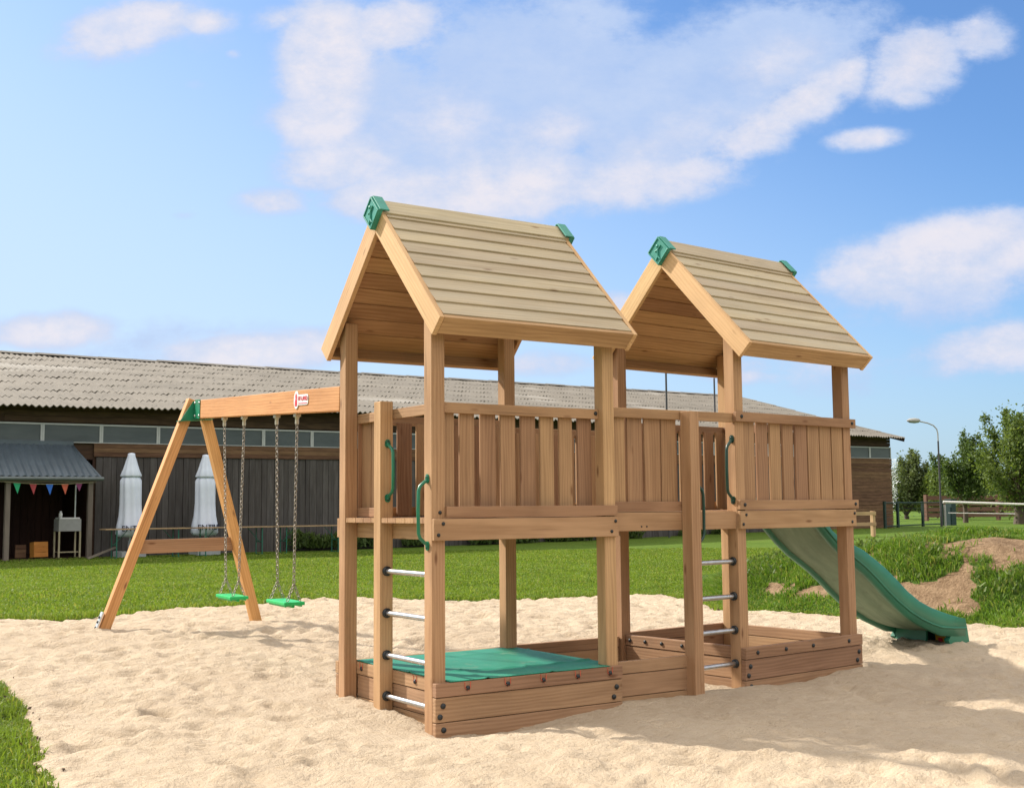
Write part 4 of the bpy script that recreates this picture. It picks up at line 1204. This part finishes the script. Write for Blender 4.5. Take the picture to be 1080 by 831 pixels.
# rust-brown board fence in the paddock
f = empty('board_fence', (58.5, 41.5, .2)); tag(f, 'rust brown board fence under the trees beyond the paddock', 'fence')
pts = [V(0, 0, 0), V(5, -1.5, 0), V(10, -3, 0), V(15, -4.6, 0), V(20, -6.2, 0), V(26, -8.2, 0)]
for p in pts:
    k = MB(); k.box(p[0] - .1, p[0] + .1, p[1] - .1, p[1] + .1, -.1, 1.6, 2); k.build('post', M['rust'], f)
k = MB()
for a, b in zip(pts[:-1], pts[1:]):
    for z in (.35, .7, 1.05, 1.4): k.board(a + V(0, -.12, z), b + V(0, -.12, z), V(0, 0, .13), V(0, .02, 0))
k.build('rail', M['rust'], f)
# pale two-board rail by the barn corner
f = empty('timber_rail', (29.6, 21.5, .15)); tag(f, 'low pale timber rail of two boards between tower and barn end', 'rail')
for p in ((0, 0), (-2.3, .6)):
    k = MB(); k.box(p[0] - .06, p[0] + .06, p[1] - .06, p[1] + .06, -.1, .86, 2); k.build('post', M['larch'], f)
for z in (.42, .78):
    k = MB(); k.board((.05, -.09, z), (-2.4, .54, z), V(0, 0, .06), V(.005, .02, 0)); k.build('rail_board', M['larch'], f)
# dark machine box at the barn end
# water spray of a sprinkler beyond the barn corner
n = 700
t = rng.random(n) ** .6
x = 58.95 + rng.normal(0, .05 + .13 * t, n); y = 44.2 + rng.normal(0, .12, n); z = .7 + t * 3.4
vs = np.stack([x, y, z], -1)[:, None, :] + rng.normal(0, .028, (n, 3, 3))
o = np_mesh('water_spray', vs.reshape(-1, 3), np.arange(n * 3).reshape(-1, 3), M['drops']); tag(o, 'white plume of sprayed water beyond the barn corner', None, None, 'stuff')

# ------------------------------------------------------------------ trees
def tree(name, loc, h, rad, trunk_h, nl, leaf, mat, lab, group=None, sq=1.0, seed=0, clumps=26, rt=.16):
    r = np.random.default_rng(seed)
    t = empty(name, loc); tag(t, lab, 'bush' if 'bush' in name else 'tree', group)
    k = MB()
    if trunk_h > 0:
        k.tube([(0, 0, -.2), (.03 * h * .2, 0, trunk_h * .5), (0, .02 * h * .3, trunk_h), (.05, .05, h * .62)], [rt * 1.35, rt, rt * .85, rt * .25], 9)
    cz = (h + trunk_h * .75) / 2; rz_ = (h - trunk_h * .75) / 2
    cl = []
    for i in range(clumps):
        d = r.normal(0, 1, 3); d /= np.linalg.norm(d); q = r.random() ** .45 * .84
        c = V(d[0] * rad * q, d[1] * rad * q, cz + d[2] * rz_ * q)
        taper = 1 - .35 * max(0, d[2] * q)
        c[0] *= taper; c[1] *= taper
        cl.append((c, rad * r.uniform(.22, .42)))
        if trunk_h > 0 or i % 2: k.tube([(0, 0, max(.1, trunk_h * r.uniform(.6, 1.0))), tuple(c * V(.5, .5, 1) * V(1, 1, .8)), tuple(c)], [rt * .4, rt * .2, rt * .06], 5)
    k.build('trunk' if trunk_h > 0 else 'stems', M['bark'], t)
    ps = []; per = nl // clumps
    for c, cr in cl:
        out = c - V(0, 0, trunk_h * .8 + .2); out /= np.linalg.norm(out)
        tip = c + (out * .8 + V(0, 0, .75)) * cr * r.uniform(.8, 1.5); root = c - (out * .8 + V(0, 0, .3)) * cr * 1.0
        u = r.random(per)[:, None] ** .8
        d = r.normal(0, 1, (per, 3))
        p = root + (tip - root) * u + d * cr * .48 * (1.05 - .78 * u) * V(1, 1, .9)
        p += r.normal(0, .06 * rad, (per, 3)) * (r.random(per)[:, None] < .22) * V(1, 1, 1.6)
        ps.append(p)
    p = np.concatenate(ps); p = p[p[:, 2] > .15]; n = len(p)
    a = r.normal(0, 1, (n, 3)); a /= np.linalg.norm(a, axis=1)[:, None]
    b = np.cross(a, r.normal(0, 1, (n, 3))); b /= np.linalg.norm(b, axis=1)[:, None]
    sz = leaf * r.uniform(.6, 1.3, n)[:, None]
    vs = np.stack([p - a * sz, p + b * sz * .5, p + a * sz, p - b * sz * .5], 1).reshape(-1, 3)
    o = np_mesh('crown', vs, np.arange(n * 4).reshape(-1, 4), mat, {'r': np.repeat(r.random(n), 4)})
    o.parent = t; return t
TG = 'trees beyond the paddock fence'
tree('deciduous_tree', (51.0, 30.2, .2), 5.3, 2.5, 1.15, 20000, .085, M['leaf_b'], 'tall leafy tree with thick grey trunk behind the pale rail', TG, seed=3, clumps=40, rt=.26)
tree('deciduous_tree', (54.0, 35.5, .2), 4.5, 1.75, 1.1, 10000, .085, M['leaf_a'], 'smaller upright tree with slim pale trunk just beside the street lamp', TG, seed=5, clumps=30, rt=.12)
tree('deciduous_tree', (57.6, 33.1, .2), 6.3, 2.4, 1.5, 14000, .095, M['leaf_b'], 'tallest tree, at the picture edge behind the thick trunk', TG, seed=8, clumps=40, rt=.2)
tree('deciduous_tree', (66.6, 49.4, .2), 4.3, 2.1, .3, 15000, .10, M['leaf_c'], 'pale willow-like round tree behind the barn corner', TG, seed=11, clumps=34)
tree('deciduous_bush', (66.6, 46.8, .2), 3.2, 1.7, 0, 11000, .095, M['leaf_b'], 'light green bush between the willow and the lamp', None, seed=12, clumps=24)
tree('deciduous_bush', (63.6, 42.6, .2), 2.5, 1.7, 0, 10000, .09, M['leaf_b'], 'low yellow green bush under the small tree by the lamp', None, seed=13, clumps=24)
tree('deciduous_bush', (76, 50.0, .2), 2.5, 2.6, 0, 11000, .11, M['leaf_a'], 'dark hedge-like bush behind the board fence', None, seed=14, clumps=26)
tree('slender_tree', (36.2, 44.5, .2), 9.4, 1.5, 4.5, 900, .17, M['leaf_b'], 'sparse treetop showing over the barn roof between the towers', None, seed=15, clumps=12, rt=.10)
o = tree('distant_woods', (150, 120, .0), 6, 20, 0, 16000, .5, M['leaf_a'], 'far line of woods beyond the paddock', None, seed=16, clumps=60)
o.scale = (1.6, 1.0, .30); o.rotation_euler = (0, 0, -.6); o['kind'] = 'stuff'; del o['category']
# dark low plants along the barn foot
n = 9000
xw = rng.uniform(8.0, 33, n); yw = rng.uniform(-.55, -.08, n); 
dn = vnoise(xw * 1.2, xw * 0, 95)
keep = dn > -.12
xw, yw, dn = xw[keep], yw[keep], dn[keep]
Pp = np.stack([PLx + bdv[0] * xw + bnv[0] * yw, PLy + bdv[1] * xw + bnv[1] * yw, .05 + rng.random(len(xw)) * .55 * (dn + .5)], -1)
blades('wall_foot_weeds', Pp, rng.uniform(.1, .22, len(xw)), .06, 1.2, M['leaf_a'], 'dark weeds along the foot of the barn wall')

# ------------------------------------------------------------------ camera
cam = bpy.data.cameras.new('camera'); co = bpy.data.objects.new('camera', cam); COL.objects.link(co)
r_ = (0.8361542338224298, -0.5484367217124448, -0.007953586494891854)
u_ = (-0.04495443692379313, -0.08297572251707971, 0.9955371053223648)
f_ = (0.5466490609721104, 0.832065016540219, 0.09403516570004532)
co.matrix_world = Matrix(((r_[0], u_[0], -f_[0], -3.48146), (r_[1], u_[1], -f_[1], -6.09513), (r_[2], u_[2], -f_[2], 1.23165), (0, 0, 0, 1)))
cam.sensor_width = 36; cam.lens = 36 * 1265.78 / 1080; cam.shift_x = (540 - 533.636) / 1080
cam.clip_start = .05; cam.clip_end = 4000
scene.camera = co

# ------------------------------------------------------------------ sun and sky
EL = math.radians(37.5); sdx, sdy = -.47, .8827                        # towards the sun (x, y)
az = math.atan2(sdx, sdy)
sun = bpy.data.lights.new('sun', 'SUN'); sun.energy = 4.2; sun.angle = math.radians(2.0); sun.color = (1, .93, .82)
so = bpy.data.objects.new('sun', sun); COL.objects.link(so)
dvec = Vector((sdx * math.cos(EL), sdy * math.cos(EL), math.sin(EL)))
so.rotation_euler = dvec.to_track_quat('Z', 'Y').to_euler(); so.location = (-20, 40, 40)

wd = bpy.data.worlds.new('World'); scene.world = wd; wd.use_nodes = True
nt = wd.node_tree; bg = nt.nodes['Background']
sky = N(nt, 'ShaderNodeTexSky'); sky.sky_type = 'NISHITA'; sky.sun_disc = False
sky.sun_elevation = EL; sky.sun_rotation = az; sky.altitude = 0; sky.air_density = 1.0; sky.dust_density = 1.2; sky.ozone_density = 1.5
tcn = N(nt, 'ShaderNodeTexCoord').outputs['Generated']
sep = N(nt, 'ShaderNodeSeparateXYZ'); nt.links.new(tcn, sep.inputs[0]); dx_, dy_, dz_ = sep.outputs
# world-fixed heading/elevation coordinates for the cloud bank ahead (heading 33 deg east of +y)
hx = mth(nt, 'ADD', mth(nt, 'MULTIPLY', dx_, .8358), mth(nt, 'MULTIPLY', dy_, -.5491))
hf = mth(nt, 'ADD', mth(nt, 'MULTIPLY', dx_, .5491), mth(nt, 'MULTIPLY', dy_, .8358))
hfc = mth(nt, 'MAXIMUM', hf, .05)
cu = mth(nt, 'DIVIDE', hx, hfc); cv = mth(nt, 'DIVIDE', dz_, hfc)
comb = N(nt, 'ShaderNodeCombineXYZ'); nt.links.new(cu, comb.inputs[0]); nt.links.new(cv, comb.inputs[1])
uvv = comb.outputs[0]
warp = noise(nt, uvv, 6.0, 8, .62)
warp2 = noise(nt, mapping(nt, uvv, (1, 1.7, 1), (3, 1, 0)), 17, 8, .68)
def PX(px, py): return ((px - 533.6) / 1265.8 * 1.0, (535 - py) / 1265.8)
def blob(px, py, sx, sy, rot, w):
    u0, v0 = PX(px, py); sx /= 1265.8; sy /= 1265.8
    a = mth(nt, 'SUBTRACT', cu, u0); b = mth(nt, 'SUBTRACT', cv, v0)
    c_, s_ = math.cos(rot), math.sin(rot)
    p = mth(nt, 'ADD', mth(nt, 'MULTIPLY', a, c_ / sx), mth(nt, 'MULTIPLY', b, s_ / sx))
    q = mth(nt, 'ADD', mth(nt, 'MULTIPLY', a, -s_ / sy), mth(nt, 'MULTIPLY', b, c_ / sy))
    d = mth(nt, 'ADD', mth(nt, 'MULTIPLY', p, p), mth(nt, 'MULTIPLY', q, q))
    return mth(nt, 'MULTIPLY', mth(nt, 'EXPONENT', mth(nt, 'MULTIPLY', d, -1.0)), w)
def total(lst):
    s = None
    for b in lst:
        t = blob(*b); s = t if s is None else mth(nt, 'MAXIMUM', s, t)
    return s
dens = total([(450, 125, 120, 95, 0, .66), (570, 168, 160, 60, 0, .72), (700, 150, 150, 55, .3, .66), (840, 60, 90, 50, .4, .6), (1030, 300, 130, 40, 0, .7), (345, 55, 62, 95, 0, 1.2), (410, 15, 75, 42, .2, .95), (335, 120, 60, 50, 0, 1.1), (355, 165, 85, 42, .1, 1.1), (420, 200, 120, 42, .05, 1.05), (285, 207, 62, 24, 0, .95),
              (500, 205, 100, 40, .05, .95), (575, 190, 95, 42, .1, .95), (588, 135, 55, 38, .3, .9), (660, 190, 115, 42, .1, .95), (735, 182, 100, 40, .25, .95), (800, 140, 95, 36, .45, .95),
              (860, 100, 85, 34, .55, .95), (908, 72, 52, 32, .6, .85), (925, 143, 58, 17, .1, .9), (120, 15, 95, 38, .2, 1.1), (75, 25, 40, 25, 0, .8), (205, 5, 50, 20, 0, .8), (300, 0, 60, 25, .2, .6),
              (985, 55, 82, 52, .4, 1.05), (1045, 30, 60, 40, .2, .9), (975, 95, 40, 20, 0, .8), (1015, 272, 175, 46, .12, 1.15), (935, 308, 72, 28, 0, .9), (1070, 250, 80, 40, .2, 1.0), (1050, 372, 95, 36, .2, .95), (880, 385, 160, 26, 0, .7),
              (50, 345, 95, 27, 0, 1.05), (255, 370, 115, 25, 0, 1.05), (350, 360, 65, 25, 0, .9), (200, 75, 30, 14, 0, .5), (650, 330, 45, 27, 0, .9), (560, 385, 130, 22, 0, .65), (190, 220, 26, 9, 0, .5), (240, 42, 14, 9, 0, .6), (800, 400, 130, 16, 0, .6)])
veil = total([(420, 120, 150, 130, 0, 1.0), (570, 70, 210, 120, 0, 1.0), (700, 110, 210, 110, .3, 1.0), (820, 50, 170, 80, .3, .95), (560, 170, 200, 70, 0, .9), (1000, 300, 170, 60, .1, .8), (980, 60, 110, 70, .3, .5), (900, 390, 220, 45, 0, .6), (150, 360, 260, 45, 0, .6), (140, 25, 150, 60, 0, .5)])
front_r = N(nt, 'ShaderNodeMapRange'); front_r.interpolation_type = 'SMOOTHSTEP'
front_r.inputs['From Min'].default_value = .12; front_r.inputs['From Max'].default_value = .62; nt.links.new(hf, front_r.inputs['Value'])
front = front_r.outputs[0]
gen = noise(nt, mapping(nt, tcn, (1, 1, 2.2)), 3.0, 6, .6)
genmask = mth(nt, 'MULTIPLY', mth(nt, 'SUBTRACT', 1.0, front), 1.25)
def sstep(v, lo, hi):
    n = N(nt, 'ShaderNodeMapRange'); n.interpolation_type = 'SMOOTHSTEP'
    n.inputs['From Min'].default_value = lo; n.inputs['From Max'].default_value = hi
    nt.links.new(v, n.inputs['Value']); return n.outputs[0]
wisp = noise(nt, mapping(nt, uvv, (1, 1.5, 1), (1, 4, 0)), 9, 8, .68)
lit_a = noise(nt, mapping(nt, uvv, (1, 1.5, 1), (1.012, 3.980, 0)), 9, 8, .68)          # billow relief: density towards the sun
edge = mth(nt, 'ADD', mth(nt, 'MULTIPLY', mth(nt, 'SUBTRACT', warp, .5), 1.5), mth(nt, 'MULTIPLY', mth(nt, 'SUBTRACT', warp2, .5), 1.0))
body = mth(nt, 'MULTIPLY', mth(nt, 'MAXIMUM', dens, veil), front)
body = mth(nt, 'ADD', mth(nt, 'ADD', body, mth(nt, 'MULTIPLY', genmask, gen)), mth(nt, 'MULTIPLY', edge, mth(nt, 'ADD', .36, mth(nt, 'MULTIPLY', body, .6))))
bmask = mth(nt, 'MULTIPLY', sstep(body, .34, .74), mth(nt, 'ADD', .62, mth(nt, 'MULTIPLY', wisp, .60)), clamp=True)
white = sstep(mth(nt, 'ADD', dens, mth(nt, 'MULTIPLY', edge, .75)), .30, 1.05)
relief = mth(nt, 'ADD', mth(nt, 'MULTIPLY', mth(nt, 'SUBTRACT', lit_a, wisp), 3.6), .28, clamp=True)
wcol = mix(nt, relief, (4.85, 4.7, 5.1), (3.6, 4.0, 5.0))
gcol = mix(nt, wisp, (2.35, 3.25, 5.1), (3.5, 4.1, 5.3))
ccol = mix(nt, white, gcol, wcol)
bel = mth(nt, 'ADD', .30, mth(nt, 'MULTIPLY', mth(nt, 'MAXIMUM', dz_, 0.0), 1.15))       # added back clouds kept dim low down, so upright faces get less light
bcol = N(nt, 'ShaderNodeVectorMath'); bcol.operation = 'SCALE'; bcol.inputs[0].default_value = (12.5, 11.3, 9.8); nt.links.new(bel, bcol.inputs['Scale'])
ccol = mix(nt, front, bcol.outputs[0], ccol)      # unseen clouds behind the viewer, added bright to lift the shade
skyc = mix(nt, 1.0, sky.outputs[0], (.56, .79, 1.06), 'MULTIPLY')
# thin milky haze towards the horizon and the sun side
skyc = mix(nt, mth(nt, 'MULTIPLY', mth(nt, 'MULTIPLY', sstep(mth(nt, 'ADD', cv, mth(nt, 'MULTIPLY', cu, .50)), .56, -.10), front), .85), skyc, (3.7, 4.6, 5.7))
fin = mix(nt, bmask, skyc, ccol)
# bright high cloud overhead, out of view, added to light level surfaces
fin = mix(nt, mth(nt, 'MULTIPLY', sstep(mth(nt, 'ADD', dz_, mth(nt, 'MULTIPLY', mth(nt, 'SUBTRACT', gen, .5), .3)), .50, .78), .75), fin, (10.5, 10.0, 9.2))
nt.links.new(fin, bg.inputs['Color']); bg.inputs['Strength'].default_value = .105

# ------------------------------------------------------------------ render settings
scene.render.engine = 'CYCLES'
scene.cycles.max_bounces = 6; scene.cycles.diffuse_bounces = 3; scene.cycles.transmission_bounces = 3
scene.cycles.use_denoising = True
scene.view_settings.view_transform = 'Standard'; scene.view_settings.look = 'None'
scene.view_settings.gamma = 1; scene.view_settings.exposure = 0.74
try: scene.view_settings.use_curve_mapping = False
except Exception: pass
